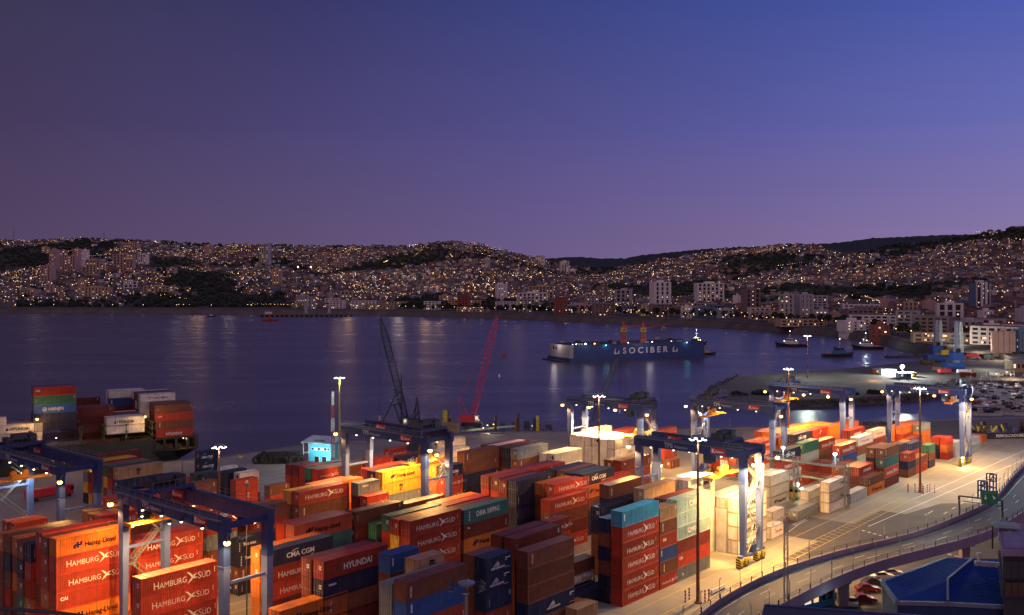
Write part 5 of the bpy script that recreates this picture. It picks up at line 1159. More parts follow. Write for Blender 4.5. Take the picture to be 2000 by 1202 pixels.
# ================================================================ FLOATING DRY DOCK
m_dock = mat('dock_blue', (.02, .045, .20), .5, var=.2, vs=.1, dirt=.3); m_dw = mat('dock_white', (.38, .36, .37), .6, dirt=.3); m_tw = mat('tower_crane_orange', (.50, .10, .03), .5); m_twy = mat('tower_crane_yellow', (.60, .33, .04), .5)
m_teal = mat('teal_lamp', (.2, 1, .9), emit=14, samp=False)
d0, d1 = px_z(1120, 708, -3), px_z(1375, 697, -3); du = (d1 - d0); DL = du.length; da = math.atan2(du.y, du.x)
dk = empty('floating_dry_dock', d0, da, 'long blue floating dry dock moored in the bay', 'dry dock')
b_ = MB(); b_.box(-4, -1, -1, DL, 33, 3, m_dock); b_.box(-9, 1, -.6, -4, 32, .9, m_mach); b_.obj('pontoon', dk)
for y in (0, 28):
    b_ = MB(); b_.box(0, y, 3, DL, y + 4, 12.6, m_dock); b_.box(0, y - .12, 12.2, DL, y, 12.6, m_mach)
    for k in range(40): x = k * DL / 40; b_.bar((x, y, 12.6), (x, y, 13.7), .08, m_rail)
    b_.bar((0, y, 13.7), (DL, y, 13.7), .08, m_rail)
    for k in range(8): x = 4 + k * DL / 8 + U(-2, 2); b_.box(x, y + 1, 12.6, x + U(2, 5), y + 3, 12.6 + U(.8, 2.4), m_mach if k % 2 else m_dw)
    b_.obj('side_wall', dk)
b_ = MB(); b_.box(-3.5, 0, 2, -.05, 31, 12.4, m_dw)
for y in (20, 24): b_.tube((-3.6, y, 9.6), (-3.4, y, 9.6), 1.3, m_mach, 14)
for z in (3, 5.6, 8.2): b_.tube((-3.6, 29, z), (-3.4, 29, z), .7, m_mach, 10)
b_.obj('end_bulkhead', dk)
b_ = MB(); add_text(b_, 'S O C I B E R', DL * .36, 5.0, 6.4, m_lw, .12, y=-.06, maxw=DL * .35)
for x in (DL * .295, DL * .745):
    flat(b_, [(0, 0), (2.4, 0), (2.4, 1), (1.2, 1), (1.2, 3), (1.8, 5), (.4, 3.2)], m_lw, x, 4.9, 1.1, .95, -.06); flat(b_, [(2.8, 0), (4.4, 0), (4.4, 2.6), (3.6, 2.6), (3.6, 1), (2.8, 1)], m_lw, x, 4.9, 1.1, .95, -.06)
b_.obj('lettering', dk)
for k, (x, big, m) in enumerate(((2, 0, m_hal), (10, 1, m_hal), (18, 1, m_sod), (28, 0, m_teal), (48, 0, m_hal), (70, 0, m_hal), (88, 0, m_sml), (103, 0, m_teal), (-1, 0, m_sml))):
    lamp_fix(dk, (x, -.6, 11.9 if m is m_teal else 13.4), m, .55 if big else .4, 'dock_lamp')
light('lamp_light', (11, -3, 14), 500, (1, .9, .7), dk, .4); light('lamp_light', (-8, 15, 12), 1200, (1, .85, .8), dk, .4); light('lamp_light', (28, -2.5, 11), 150, (.2, 1, .9), dk, .4); light('lamp_light', (103, -2.5, 11), 150, (.2, 1, .9), dk, .4); light('lamp_light', (62, -9, 13), 900, (1, .85, .9), dk, .4)
for k, x in enumerate((1218, 1256)):
    p0 = px_Y(x, 669, 748 + k * 6); t_ = empty('dock_crane', p0, 0, ('left', 'right')[k] + ' one of two orange tower cranes on the floating dock', 'crane', 'orange tower cranes on the floating dock')
    b_ = MB(); b_.hexa([(-2.6, -2, -1), (2.6, -2, -1), (2.6, 2, -1), (-2.6, 2, -1), (-2.0, -1.6, 3), (2, -1.6, 3), (2, 1.6, 3), (-2, 1.6, 3)], m_tw); lattice(b_, (0, 0, 3), (0, 0, 8), 2.6, 2.6, 3, m_tw, .5, .35); b_.obj('base', t_)
    b_ = MB(); b_.box(-2.2, -1.8, 8, 2.2, 1.8, 11.5, m_twy); b_.box(-.4, -1.9, 9, .6, -1.8, 10.4, m_mach); b_.obj('machine_house', t_)
    b_ = MB(); b_.hexa([(-1.1, -.8, 11.5), (1.1, -.8, 11.5), (1.1, .8, 11.5), (-1.1, .8, 11.5), (-.3, -.2, 16), (.3, -.2, 16), (.3, .2, 16), (-.3, .2, 16)], m_tw); b_.obj('mast_head', t_)
    b_ = MB(); lattice(b_, (1, 0, 11.3), (19, 8, 14), .9, .4, 10, m_rdc, .15, .09); b_.obj('jib', t_)
# ================================================================ BOATS
m_bh = mat('boat_hull_dark', (.03, .03, .05), .4); m_bw = mat('boat_white', (.60, .60, .62), .4); m_bb = mat('boat_blue', (.04, .12, .30), .4); m_br = mat('boat_red', (.40, .05, .03), .5); m_bd = mat('boat_deck', (.25, .17, .11), .8); m_bo = mat('boat_orange', (.60, .14, .03), .5)
def hull(b_, L, W, Hh, m, md, sheer=.5, bow=.35):
    st = [(-L / 2, .82), (-L / 4, 1), (L * .1, 1), (L * .3, .75), (L / 2, .04)]; R_ = []
    for x, w in st:
        up = Hh + sheer * Hh * max(0, x / (L / 2)) ** 2; R_.append([(x, -W / 2 * w, up), (x - bow * max(0, x / L * 2) * L * .12, -W / 2 * w * .75, -.6), (x - bow * max(0, x / L * 2) * L * .12, W / 2 * w * .75, -.6), (x, W / 2 * w, up)])
    for a_, c_ in zip(R_, R_[1:]):
        for i in range(3): b_.poly([a_[i], a_[i + 1], c_[i + 1], c_[i]], m)
        b_.poly([tuple(Vector(q) - Vector((0, 0, .12))) for q in (a_[0], c_[0], c_[3], a_[3])], md)
    b_.poly([R_[0][i] for i in (3, 2, 1, 0)], m); b_.poly(R_[-1], m)
def tug(p, rz, label, L, m1, m2, lit, fun=None):
    r = empty('tugboat', p, rz, label, 'boat'); b_ = MB(); hull(b_, L, L * .3, 2.4, m1, m_bd, .7); b_.obj('hull', r)
    b_ = MB(); b_.box(-L * .18, -L * .09, 2.2, L * .22, L * .09, 4.8, m2); b_.box(-L * .05, -L * .07, 4.8, L * .16, L * .07, 7.2, m2); b_.box(-L * .052, -L * .072, 5.6, L * .162, L * .072, 6.7, m_glass); b_.obj('deckhouse', r)
    b_ = MB(); b_.tube((-L * .1, -1.2, 4.8), (-L * .1, -1.2, 8), .6, fun or m_bh, 8); b_.tube((-L * .1, 1.2, 4.8), (-L * .1, 1.2, 8), .6, fun or m_bh, 8); b_.obj('funnel', r)
    b_ = MB(); b_.tube((L * .05, 0, 7.2), (L * .05, 0, 14), .15, m_wf, 6); b_.bar((L * .05 - 1.2, 0, 10.5), (L * .05 + 1.2, 0, 10.5), .12, m_wf); b_.obj('mast', r)
    b_ = MB(); b_.box(-L * .4, -L * .04, 2.2, -L * .3, L * .04, 3.4, m_bo); b_.obj('towing_winch', r)
    for k, (x, z) in enumerate(((L * .05, 14.2), (L * .2, 5.0), (-L * .15, 5.2), (0, 7.6), (-L * .05, 4.6), (L * .1, 8.4))[:lit]): lamp_fix(r, (x, -L * .1 if k else 0, z), m_hal, .34, 'deck_lamp')
    if lit > 3: light('lamp_light', (0, -L * .22, 8), 6000 * LP, (.8, .95, 1), r, .4)
    return r
wz = -2.9
tug(px_z(1546, 677, wz), 3.05, 'dark tug with white house and red funnels', 30, m_bh, m_bw, 3, m_bo)
tug(px_z(1694, 682, wz), 3.0, 'floodlit dark tug with bright white lamps', 27, m_bh, m_bw, 6)
tug(px_z(1637, 697, wz), .1, 'low unlit workboat with blue-white deckhouse', 26, m_bh, m_bb, 1)
tug(px_z(1358, 674, -2.9), 0, 'lit tug moored behind the floating dock', 22, m_bh, m_twy, 5)
b_ = MB(); hull(b_, 13, 4.4, 1.6, m_bh, m_bd); b_.box(-3, -1.5, 1.5, 1, 1.5, 3.4, m_twy); b_.obj('workboat', label='small workboat at the right end of the floating dock', cat='boat').location = px_z(1383, 693, wz)
b_ = MB(); b_.box(-16, -3.5, -.5, 16, 3.5, 1.0, m_bh); b_.box(8, -2, 1.0, 11, 2, 3.2, m_mach)
for k in range(10): b_.box(-15 + k * 2.2, -2.5, 1.0, -13.8 + k * 2.2, 2.5, 1 + U(.2, .8), m_rust)
b_.obj('barge', label='long low barge near the pier root', cat='barge').location = px_z(1770, 699, wz)
b_ = MB(); hull(b_, 26, 7, 1.8, m_br, m_bd); b_.box(-6, -2, 1.6, 2, 2, 4.6, m_br); b_.tube((0, 0, 4.6), (0, 0, 9), .2, m_rdc); b_.obj('red_boat', label='small red boat off the old pier at left', cat='boat').location = px_z(528, 627, wz)
b_ = MB(); b_.tube((0, 0, -1), (0, 0, 1.2), 2.2, m_rdc, 12, 1.8); b_.tube((0, 0, 1.2), (0, 0, 2.4), 1.2, m_rdc, 12, .9); b_.obj('buoy', label='dark red mooring buoy right of the red crane', cat='buoy').location = px_z(985, 696, wz)
b_ = MB(); hull(b_, 14, 4.5, 1.5, m_bh, m_bd); b_.box(-3, -1.5, 1.5, 2, 1.5, 3.5, m_bw); b_.obj('launch', label='small launch near the left shore', cat='boat').location = px_z(413, 619, wz)
bp = []
for k, (m1, m2, kind_) in enumerate(((m_bw, m_bb, 0), (m_bw, m_bw, 1), (m_bb, m_bw, 1), (m_br, m_bw, 2), (m_bh, m_bw, 2), (m_bo, m_bb, 0), (m_bw, m_mach, 2))):
    r = empty('fishing_boat' if kind_ == 2 else 'motor_boat', (0, 0, -500), 0, 'x', 'boat', 'small boats crowded in the basin'); L = (8, 11, 13)[kind_]
    b_ = MB(); hull(b_, L, L * .33, .9 + .2 * kind_, m1, m_bd if kind_ == 2 else m2); b_.obj('hull', r)
    b_ = MB(); b_.box(-L * .12, -L * .1, .8, L * .15, L * .1, 2.3 + .3 * kind_, m2 if kind_ else m_bw); b_.box(-L * .10, -L * .11, 1.4, L * .16, L * .11, 2.0, m_glass); b_.obj('cabin', r)
    b_ = MB(); b_.tube((0, 0, 2.2), (0, 0, 4.5 + kind_), .07, m_wf, 5); b_.bar((-L * .3, 0, 3), (0, 0, 4.2), .06, m_wf); b_.obj('mast', r); bp.append(r)
bn = ['white motor boat with blue deck', 'all-white cabin boat', 'blue motor boat', 'red fishing boat with white cabin', 'dark fishing boat with white cabin', 'orange open boat', 'white cabin boat with dark top']
first = [True] * 7; placed = []; tries = 0
while len(placed) < 104 and tries < 9000:
    tries += 1; y = U(744, 812); x0 = 1893 if y < 770 else 1890 + (y - 770) * .9; x = U(x0, 2030); p = px_z(x, y, wz)
    if any((p - q).length < 7.0 for q in placed): continue
    placed.append(p); k = (0, 1, 1, 2, 3, 4, 5, 6, 6, 0, 1, 6, 0, 1)[int(R() * 14)]; rz = U(-1.3, 1.3) + (3.1 if R() < .5 else 0) - .3
    wh = 'nearest the sand shore' if y > 795 else 'in the middle of the crowded basin' if y > 765 else 'far side of the crowded basin, by the pier'
    lb = '%s moored %s' % (bn[k], wh)
    if first[k]: o = bp[k]; o.location = p; o.rotation_euler.z = rz; o['label'] = lb; first[k] = False
    else: copy_tree(bp[k], None, p, rz, lb)
for k in range(7):
    if first[k]: bp[k].location = px_z(2000, 760 + k * 6, wz); bp[k]['label'] = bn[k] + ' at the frame edge of the basin'
# ================================================================ PIER WITH HARBOUR CRANES
m_hc = mat('harbour_crane_grey', (.25, .27, .36), .5, var=.2); m_hcb = mat('harbour_crane_blue', (.02, .08, .36), .5); m_bng = mat('lit_yellow_box', (.70, .50, .05), .6)
for k, (x, yb, yt, lb) in enumerate(((1829, 708, 625, 'left grey harbour crane with raised boom, blue base'), (1868, 725, 628, 'right grey harbour crane with raised boom, blue base'))):
    p0 = px_z(x, yb, 0); r = empty('harbour_crane', p0, 0, lb, 'crane', 'grey mobile harbour cranes on the pier'); s = p0.y / F
    b_ = MB(); b_.box(-22 * s, -4, .8, 14 * s if k == 0 else 12 * s, 4, 5.5, m_hcb)
    for q in range(5): b_.tube((-20 * s + q * 7.5 * s, -4.2, .9), (-20 * s + q * 7.5 * s, -3.4, .9), .9, m_tyre, 10)
    b_.obj('undercarriage', r); b_ = MB(); w = 7 * s; hh = (yb - yt) * s; b_.hexa([(-w * .7, -1.5, 5.5), (w * .7, -1.5, 5.5), (w * .7, 1.5, 5.5), (-w * .7, 1.5, 5.5), (-w * .35, -1, hh), (w * .35, -1, hh), (w * .35, 1, hh), (-w * .35, 1, hh)], m_hc); b_.obj('tower', r)
    b_ = MB(); b_.box(-3.6, -3, 7, 3.6, 3, 12, m_hcb); b_.box(-1, -3.4, 12, 1.2, -1.6, 14.4, m_glass); b_.obj('machine_house', r)
    b_ = MB(); lattice(b_, (2.4, -2.4, 12), (1.6, -2.6, hh * .99), 1.3, .7, 12, m_wf, .3, .18); b_.obj('boom', r)
    if k == 0: b_ = MB(); b_.box(1.5, -4.6, 5.6, 7, -2, 8.8, m_bng); b_.obj('cable_box', r)
def car_proto(name, m, L=4.3, van=0, label='x', cat='car', group=None):
    r = empty(name, (0, 0, -500), 0, label, cat, group); W = 1.75; b_ = MB()
    prof = [(-L / 2, .35), (-L / 2, .85), (-L * .38, .98), (L * .22, .95), (L / 2, .75), (L / 2, .35)] if not van else [(-L / 2, .4), (-L / 2, 2.1), (L * .28, 2.1), (L * .42, 1.25), (L / 2, 1.1), (L / 2, .4)]
    n = len(prof); i = len(b_.v); b_.v += [(x, -W / 2, z) for x, z in prof] + [(x, W / 2, z) for x, z in prof]; k = b_.mi(m)
    b_.f += [tuple(i + j for j in range(n)), tuple(i + n + j for j in range(n - 1, -1, -1))] + [(i + j, i + n + j, i + n + (j + 1) % n, i + (j + 1) % n) for j in range(n)]; b_.m += [k] * (n + 2); b_.obj('body', r)
    if not van:
        b_ = MB(); b_.hexa([(-L * .36, -.82, .95), (L * .20, -.82, .93), (L * .20, .82, .93), (-L * .36, .82, .95), (-L * .24, -.66, 1.42), (L * .04, -.66, 1.42), (L * .04, .66, 1.42), (-L * .24, .66, 1.42)], m_glass); b_.box(-L * .235, -.65, 1.42, L * .035, .65, 1.47, m); b_.obj('cabin', r)
    for x in (-L * .31, L * .31):
        for y in (-W / 2 + .05, W / 2 - .05): b_ = MB(); b_.tube((0, -.11, 0), (0, .11, 0), .33, m_tyre, 12); b_.tube((0, -.12, 0), (0, .12, 0), .18, m_galv, 8); o = b_.obj('wheel', r); o.location = (x, y, .33)
    return r
m_cr = mat('car_paint_red', (.20, .012, .012), .25, var=.05); m_cs = mat('car_paint_silver', (.4, .4, .42), .3, var=.05); m_ck = mat('car_paint_dark', (.03, .03, .04), .25, var=.05); m_cwh = mat('car_paint_white', (.65, .65, .64), .3, var=.05); m_hd = mat('headlamp', (1, .92, .75), emit=45, samp=False); m_tl = mat('tail_lamp', (1, .06, .02), emit=12, samp=False)
CP = {n: car_proto('parked_car', m, label='x', cat='car') for n, m in (('red', m_cr), ('silver', m_cs), ('dark', m_ck), ('white', m_cwh))}
hl_m = MB(); hl_m.ball((0, 0, 0), .22, m_hd, 6); hl_m = hl_m.mesh('headlight'); tl_m = MB(); tl_m.ball((0, 0, 0), .14, m_tl, 6); tl_m = tl_m.mesh('tail_light')
usedp = set()
def put_car(n, p, rz, label, group=None, lit=0, pr=None):
    src = VN if n == 'van' else CP[n]
    if n not in usedp: usedp.add(n); r = src; r.location = p; r.rotation_euler.z = rz; r['label'] = label
    else:
        r = src.copy(); sc.collection.objects.link(r); r.location = p; r.rotation_euler = (0, 0, rz); r['label'] = label
        for ch in src.children:
            if 'light' in ch.name: continue
            c = ch.copy(); sc.collection.objects.link(c); c.parent = r
    if group: r['group'] = group
    if lit:
        for y in (-.6, .6): link('headlight', hl_m, r, (2.2, y, .7)); link('tail_light', tl_m, r, (-2.2, y, .75))
    return r
# parked under the viaduct
for k, (x, y, n, rz, lb) in enumerate(((1687, 1176, 'red', -.5, 'red car parked near the blue kiosk'), (1694, 1155, 'red', -.45, 'second red car, parked farther under the viaduct'), (1706, 1143, 'dark', -.45, 'dark car parked behind the two red cars'), (1724, 1131, 'white', -.4, 'white car in the yellow light under the viaduct'), (1742, 1125, 'silver', -.4, 'silver car farthest under the viaduct'), (1617, 1168, 'dark', .2, 'dark car by the blue kiosk roof'), (1662, 1181, 'silver', .9, 'silver car nose-on beside the blue kiosk'))):
    put_car(n, px_z(x, y), rz + .5, lb)
light('lamp_light', px_z(1742, 1126, 4), 420 * LP, SOD, None, .3).name = 'underpass_light'
light('lamp_light', px_z(1640, 1180, 5), 150 * LP, (.7, 1, .95), None, .3).name = 'kiosk_light'
cp_ = MB(); cp_.poly([px_z(x, y, .006) for x, y in ((1480, 1230), (1790, 1230), (1880, 1120), (1900, 1070), (1800, 1085), (1640, 1120), (1540, 1165))][::1], m_asph); cp_.obj('car_park', kind='structure')
# traffic on the shore road
for k in range(26):
    f_ = k / 25; x = 1812 + 145 * f_; y = 657 + 30 * f_; p = px_z(x, y, 3.4 + .02); put_car(('white', 'silver', 'dark')[k % 3], p, -2.35 if k % 4 else .8, '%s car with headlights on in the shore road queue' % ('white', 'silver', 'dark')[k % 3], 'cars queuing on the lit shore road', 1)
rd_ = MB(); pts = [(1690, 640), (1750, 647), (1812, 658.5), (1880, 672), (1957, 689), (2060, 716)]
for (x0, y0), (x1, y1) in zip(pts, pts[1:]):
    a_, c_ = px_z(x0, y0, 3.4), px_z(x1, y1, 3.4); d_ = (c_ - a_).normalized(); n__ = Vector((-d_.y, d_.x, 0)) * 7; rd_.poly([a_ - n__, c_ - n__, c_ + n__, a_ + n__], m_asph)
    for sg in (-1, 1): b0, b1 = a_ + n__ * sg, c_ + n__ * sg; rd_.hexa([b0 - Vector((0, 0, 3.4)), b1 - Vector((0, 0, 3.4)), b1 + n__ * .05 - Vector((0, 0, 3.4)), b0 + n__ * .05 - Vector((0, 0, 3.4)), b0 + Vector((0, 0, .9)), b1 + Vector((0, 0, .9)), b1 + n__ * .05 + Vector((0, 0, .9)), b0 + n__ * .05 + Vector((0, 0, .9))], m_sw)
rd_.obj('shore_road', kind='structure')
for x, y in ((1830, 660), (1870, 668), (1912, 676), (1950, 684)): light('shore_road_light', px_z(x, y, 8), 9000, (1, .85, .65), None, .5)
# bollards and scrub along the pier edge
b_ = MB(); b_.tube((0, 0, 0), (0, 0, 1.1), .7, m_mach, 8, .5); b_.tube((0, 0, 1.1), (0, 0, 1.4), .9, m_mach, 8); pbm = b_.mesh('pier_bollard')
for k in range(9): f_ = k / 8; link('pier_bollard', pbm, None, px_z(1396 + 44 * f_, 761 - 25 * f_, .4), 0, 'black bollard along the tip of the half-filled pier', 'bollard', 'black bollards at the pier tip')
for k, (x, y, s) in enumerate(((1438, 771, 3.4), (1452, 772, 2.6), (1482, 770, 4.2), (1496, 771, 3.6), (1530, 772, 2.2), (1668, 770, 2.8), (1704, 768, 3.8), (1716, 768, 3), (1790, 764, 2.6), (1806, 762, 3.2), (1838, 757, 4.4), (1872, 750, 4.6))):
    b_ = MB()
    for j in range(170):
        c = Vector((U(-1, 1), U(-1, 1), U(0, .9))); c = c.normalized() * R() ** .4 * s; c.z = abs(c.z) * .75; n__ = Vector((U(-1, 1), U(-1, 1), U(0, 1))).normalized(); u_ = n__.orthogonal().normalized() * U(.3, .7); w_ = n__.cross(u_); b_.poly([c - u_ - w_ * .6, c + u_ - w_ * .6, c + u_ * .6 + w_, c - u_ * .6 + w_], m_leaf if j % 3 else m_leaf2)
    b_.obj('scrub_bush', label='dark ragged bush on the pier bank, %s' % ('near its tip' if x < 1550 else 'below the lit mast' if x < 1750 else 'towards the boat basin'), cat='bush', group='bushes on the pier bank').location = px_z(x, y + 3, -.2)
# pier buildings and vehicles
def pbox(name, x0, x1, y0, y1, m, label, cat, d=6, parts=None, roof=None, z=.4):
    p0 = px_z(x0, y1, z); s = p0.y / F; w, h_ = (x1 - x0) * s, (y1 - y0) * s; r = empty(name, p0, 0, label, cat); b_ = MB(); b_.box(0, 0, 0, w, d, h_, m); b_.obj('wall', r); b_ = MB(); b_.box(-.25, -.25, h_, w + .25, d + .25, h_ + .3, roof or m_galv); b_.obj('roof', r)
    n = max(2, int(w / 2.4))
    for k in range(n): q = MB(); q.box(0, 0, 0, min(1.2, w / n * .6), .05, h_ * .35, (m_winc if k % 3 == 0 else m_glass)); q.obj('window', r).location = (w * (k + .25) / n, -.052, h_ * .4)
    return r
pbox('site_office', 1722, 1751, 722, 733, m_bw, 'white site office with windows on the pier', 'office'); pbox('site_office', 1711, 1722, 722, 731, m_bo, 'small orange cabin left of the pier office', 'cabin')
pbox('storage_container', 1757, 1780, 730, 739, m_bb, 'blue-grey box cabin under the dazzling floodlight', 'cabin'); pbox('yellow_cabin', 1781, 1790, 729, 737, m_bng, 'small yellow cabin right of the floodlight', 'cabin')
pbox('marina_shed', 1942, 1960, 728, 734, m_bw, 'long white boat shed by the basin', 'shed'); pbox('marina_shed', 1962, 1982, 724, 732, m_bw, 'white shed with dark windows by the basin', 'shed'); pbox('lit_restaurant', 1978, 2010, 706, 728, m_timb, 'lit waterside building at right frame edge', 'building', 10)
light('basin_light', px_z(1950, 790, 22), 9000, (.9, .95, 1), None, .8); light('basin_light', px_z(1940, 762, 22), 12000, (.9, .95, 1), None, .8); light('basin_light', px_z(1980, 722, 6), 9000, (1, .75, .45), None, .5); light('basin_light', px_z(1926, 696, 9), 9000, (.9, 1, .8), None, .5); light('cabin_light', px_z(1708, 735, 3), 3500, SOD, None, .4)
def truck(x, y, rz, m, label, z=.4, L=9):
    r = empty('truck', px_z(x, y, z), rz, label, 'truck'); b_ = MB(); b_.box(-L / 2, -1.2, .9, L / 2 - 2.6, 1.2, 1.2, m_mach); b_.box(-L / 2, -1.2, 1.2, L / 2 - 2.8, 1.2, 3.2, m); b_.obj('cargo_bed', r)
    b_ = MB(); b_.box(L / 2 - 2.4, -1.2, .7, L / 2, 1.2, 3.1, m); b_.box(L / 2 - .9, -1.22, 1.8, L / 2 + .02, 1.22, 2.7, m_glass); b_.obj('cab', r)
    for q in (-L / 2 + 1, -L / 2 + 2.3, L / 2 - 1.2):
        for w in (-1.1, 1.1): b_ = MB(); b_.tube((0, -.15, 0), (0, .15, 0), .5, m_tyre, 12); b_.obj('wheel', r).location = (q, w, .5)
for k, (x, y, m, lb) in enumerate(((1835, 727, m_rust, 'rusty open truck on the pier near the harbour cranes'), (1846, 731, m_rdc, 'red truck right of the rusty truck on the pier'), (1884, 732, m_bw, 'white boxy truck on the pier beside the blue crane base'), (1890, 738, m_cr, 'small red truck in front of the white pier truck'), (1812, 712, m_rust, 'flat truck left of the harbour cranes'), (1900, 700, m_rdc, 'dark red row truck behind the pier'), (1930, 703, m_mach, 'dark truck behind the basin sheds'), (1952, 700, m_timb, 'tan truck behind the basin sheds'))): truck(x, y, U(-.3, .3), m, lb)
truck(96, 975, ROT, m_rdc, 'red straddle truck on the dark quay at left', 0, 12)
pbox('quay_booth', 1800, 1812, 832, 838, m_mach, 'dark digger-like cabin on the sand shore', 'cabin', z=0)
bg_ = empty('dredging_barge', px_z(1925, 858, 0), ROT - .75, 'dark barge heaped with yellow dredging gear beyond the yard', 'barge'); b_ = MB(); b_.box(0, 0, 0, 46, 9, 2.2, m_bh); b_.obj('hull', bg_); b_ = MB()
for k in range(70):
    if k % 7 == 6: b_.obj('dredging_gear', bg_); b_ = MB()
    x, y = U(-3, 40), U(1, 9); b_.bar((x, y, 2.2), (x + U(-2, 2), y + U(-1, 1), U(3, 5.4)), U(.2, .7), (m_rim, m_bh, m_rust, m_gry)[k % 4])
b_.obj('dredging_gear', bg_); 
for tx_, x_ in (('REMOLCADORES', 4), ('SAAM', 22)): b_ = MB(); add_text(b_, tx_, x_, .6, 1.5, m_lw, .02, y=-.06); b_.obj('lettering', bg_)
# ================================================================ STEEL RACK, BARRIERS, BOLLARDS
rk_ = empty('steel_rack', P(238.5, 95, 0), ROT, 'open steel reefer rack with thin rails beside white stacks', 'rack')
for y in (0, 13.5, 27): 
    for x in (0, 2.4): b_ = MB(); lattice(b_, (x, y, 0), (x, y, 11.2), .35, .35, 12, m_galv, .09, .05); b_.obj('post', rk_)
for z in (3.4, 6.8, 10.4):
    b_ = MB()
    for x in (-.1, 2.5): b_.bar((x, -.5, z), (x, 33, z), .16, m_rail); b_.bar((x, -.5, z + 1), (x, 33, z + 1), .07, m_galv)
    b_.box(-.1, -.5, z - .08, 2.5, 33, z - .02, m_mach); b_.obj('platform', rk_)
b_ = MB(); stair(b_, .2, 2.2, 20, 0, 10.4, 6, m_galv); b_.obj('staircase', rk_)
for y in (3, 17): lamp_fix(rk_, (1.2, y, 13.6), m_hal, .5, 'rack_lamp'); b_ = MB(); b_.bar((1.2, y, 10.4), (1.2, y, 13.9), .12, m_galv); b_.obj('lamp_post', rk_)
light('lamp_light', (0, 3, 13), 1300 * LP, HAL, rk_, .4); light('lamp_light', (0, 17, 13), 1300 * LP, HAL, rk_, .4)
m_bar = [mat('barrier_red', (.45, .05, .04), .6), m_ww]
b_ = MB()
for k in range(12): b_.hexa([(0, k * .5, 0), (.5, k * .5, 0), (.5, k * .5 + .48, 0), (0, k * .5 + .48, 0), (0, k * .5 + .3, 1), (.5, k * .5 + .3, 1), (.5, k * .5 + .78, 1), (0, k * .5 + .78, 1)], m_bar[k % 2])
o = b_.obj('striped_barrier', label='red and white striped barrier before the white pair', cat='barrier'); o.location = P(218.0, 100.5, 0); o.rotation_euler.z = ROT
def bollard(p, label):
    r = link('striped_bollard', BOL, None, p, 0, label, 'bollard', 'red and white bollards round the masts')
b_ = MB()
for k in range(7): b_.tube((0, 0, k * .3), (0, 0, k * .3 + .3), .14, m_bar[k % 2], 10)
BOL = b_.mesh('striped_bollard')
for dx, dy in ((-3.4, 0), (-2.6, 1.4), (-1.6, -.6), (-.9, 1.2), (1.2, 1.5), (2.0, 0), (3.0, .8), (3.6, -.8), (.3, -1.4)): bollard(gp(1797, 263) + Vector((dx, dy, 0)), 'striped bollard around the foot of the right mast')
for dx, dy in ((-2.2, .3), (-1.2, 1.8), (1.4, .6), (2.2, 1.2)): bollard(gp(1363, 172.8) + Vector((dx, dy, 0)), 'striped bollard around the foot of the centre mast')
bs = [('low white road block beside the centre mast', 1396, 1160), ('second white road block beside the centre mast', 1408, 1154)]
for lb, x, y in bs:
    b_ = MB(); b_.hexa([(-1.2, -.35, 0), (1.2, -.35, 0), (1.2, .35, 0), (-1.2, .35, 0), (-1.2, -.12, .9), (1.2, -.12, .9), (1.2, .12, .9), (-1.2, .12, .9)], m_ww); b_.box(-1.0, -.37, .2, .9, -.3, .4, m_lk); o = b_.obj('road_block', label=lb, cat='barrier'); o.location = px_z(x, y); o.rotation_euler.z = ROT
yt_ = empty('light_tower', px_z(1291, 948), ROT, 'small yellow mobile light tower on the lane under the cranes', 'light tower'); b_ = MB(); b_.box(-1.4, -.8, .5, 1.4, .8, 1.9, m_rim); b_.tube((-.8, -.9, .4), (-.8, .9, .4), .4, m_tyre); b_.obj('body', yt_); b_ = MB(); b_.tube((0, 0, 1.9), (0, 0, 5.4), .1, m_galv); b_.obj('mast', yt_); lamp_fix(yt_, (0, 0, 5.6), m_hal, .35); light('lamp_light', (0, -.8, 5), 1500 * LP, WRM, yt_, .3)
yk = empty('yard_tractor', px_z(1553, 975), ROT, 'small yellow lit tractor by the steel rack', 'tractor'); b_ = MB(); b_.box(-1.6, -1.1, .6, 1.6, 1.1, 1.4, m_rim); b_.box(-1.4, -1.1, 1.4, .4, 1.1, 3.2, m_bng); b_.box(-1.42, -1.14, 2, .3, 1.14, 2.9, m_glass); b_.obj('body', yk)
for x in (-1, 1.1):
    for y in (-1.1, 1.1): b_ = MB(); b_.tube((0, -.15, 0), (0, .15, 0), .5, m_tyre, 12); b_.obj('wheel', yk).location = (x, y, .5)
light('lamp_light', (0, -2, 4), 1200 * LP, (.8, 1, .7), yk, .3)
# ================================================================ VIADUCT
m_par = mat('viaduct_parapet', (.25, .19, .28), .8, var=.25, vs=.15); m_vroad = mat('viaduct_road', (.085, .085, .095), .75, var=.35, vs=.1)
ZV = 8.0
up = [(1300, 1262), (1363, 1202), (1401, 1171), (1500, 1119), (1600, 1086), (1661, 1069), (1728, 1055), (1795, 1039), (1875, 1007), (1929, 984), (1955, 962), (1977, 932), (2000, 908), (2050, 872), (2105, 838), (2165, 806)]
lo = [(1370, 1330), (1440, 1242), (1500, 1190), (1554, 1163), (1634, 1123), (1714, 1094), (1795, 1074), (1902, 1047), (1945, 1031), (2000, 998), (2080, 948), (2150, 905), (2225, 862), (2300, 826)]
def resample(pts, n):
    P3 = [px_z(x, y, ZV) for x, y in pts]; d = [0]
    for a_, c_ in zip(P3, P3[1:]): d.append(d[-1] + (c_ - a_).length)
    o = []
    for i in range(n):
        t_ = d[-1] * i / (n - 1); k = max(j for j in range(len(d)) if d[j] <= t_ + 1e-9); k = min(k, len(P3) - 2); o.append(P3[k].lerp(P3[k + 1], (t_ - d[k]) / (d[k + 1] - d[k])))
    for _ in range(6): o = [o[0]] + [(o[i - 1] + o[i] * 2 + o[i + 1]) / 4 for i in range(1, n - 1)] + [o[-1]]
    return o
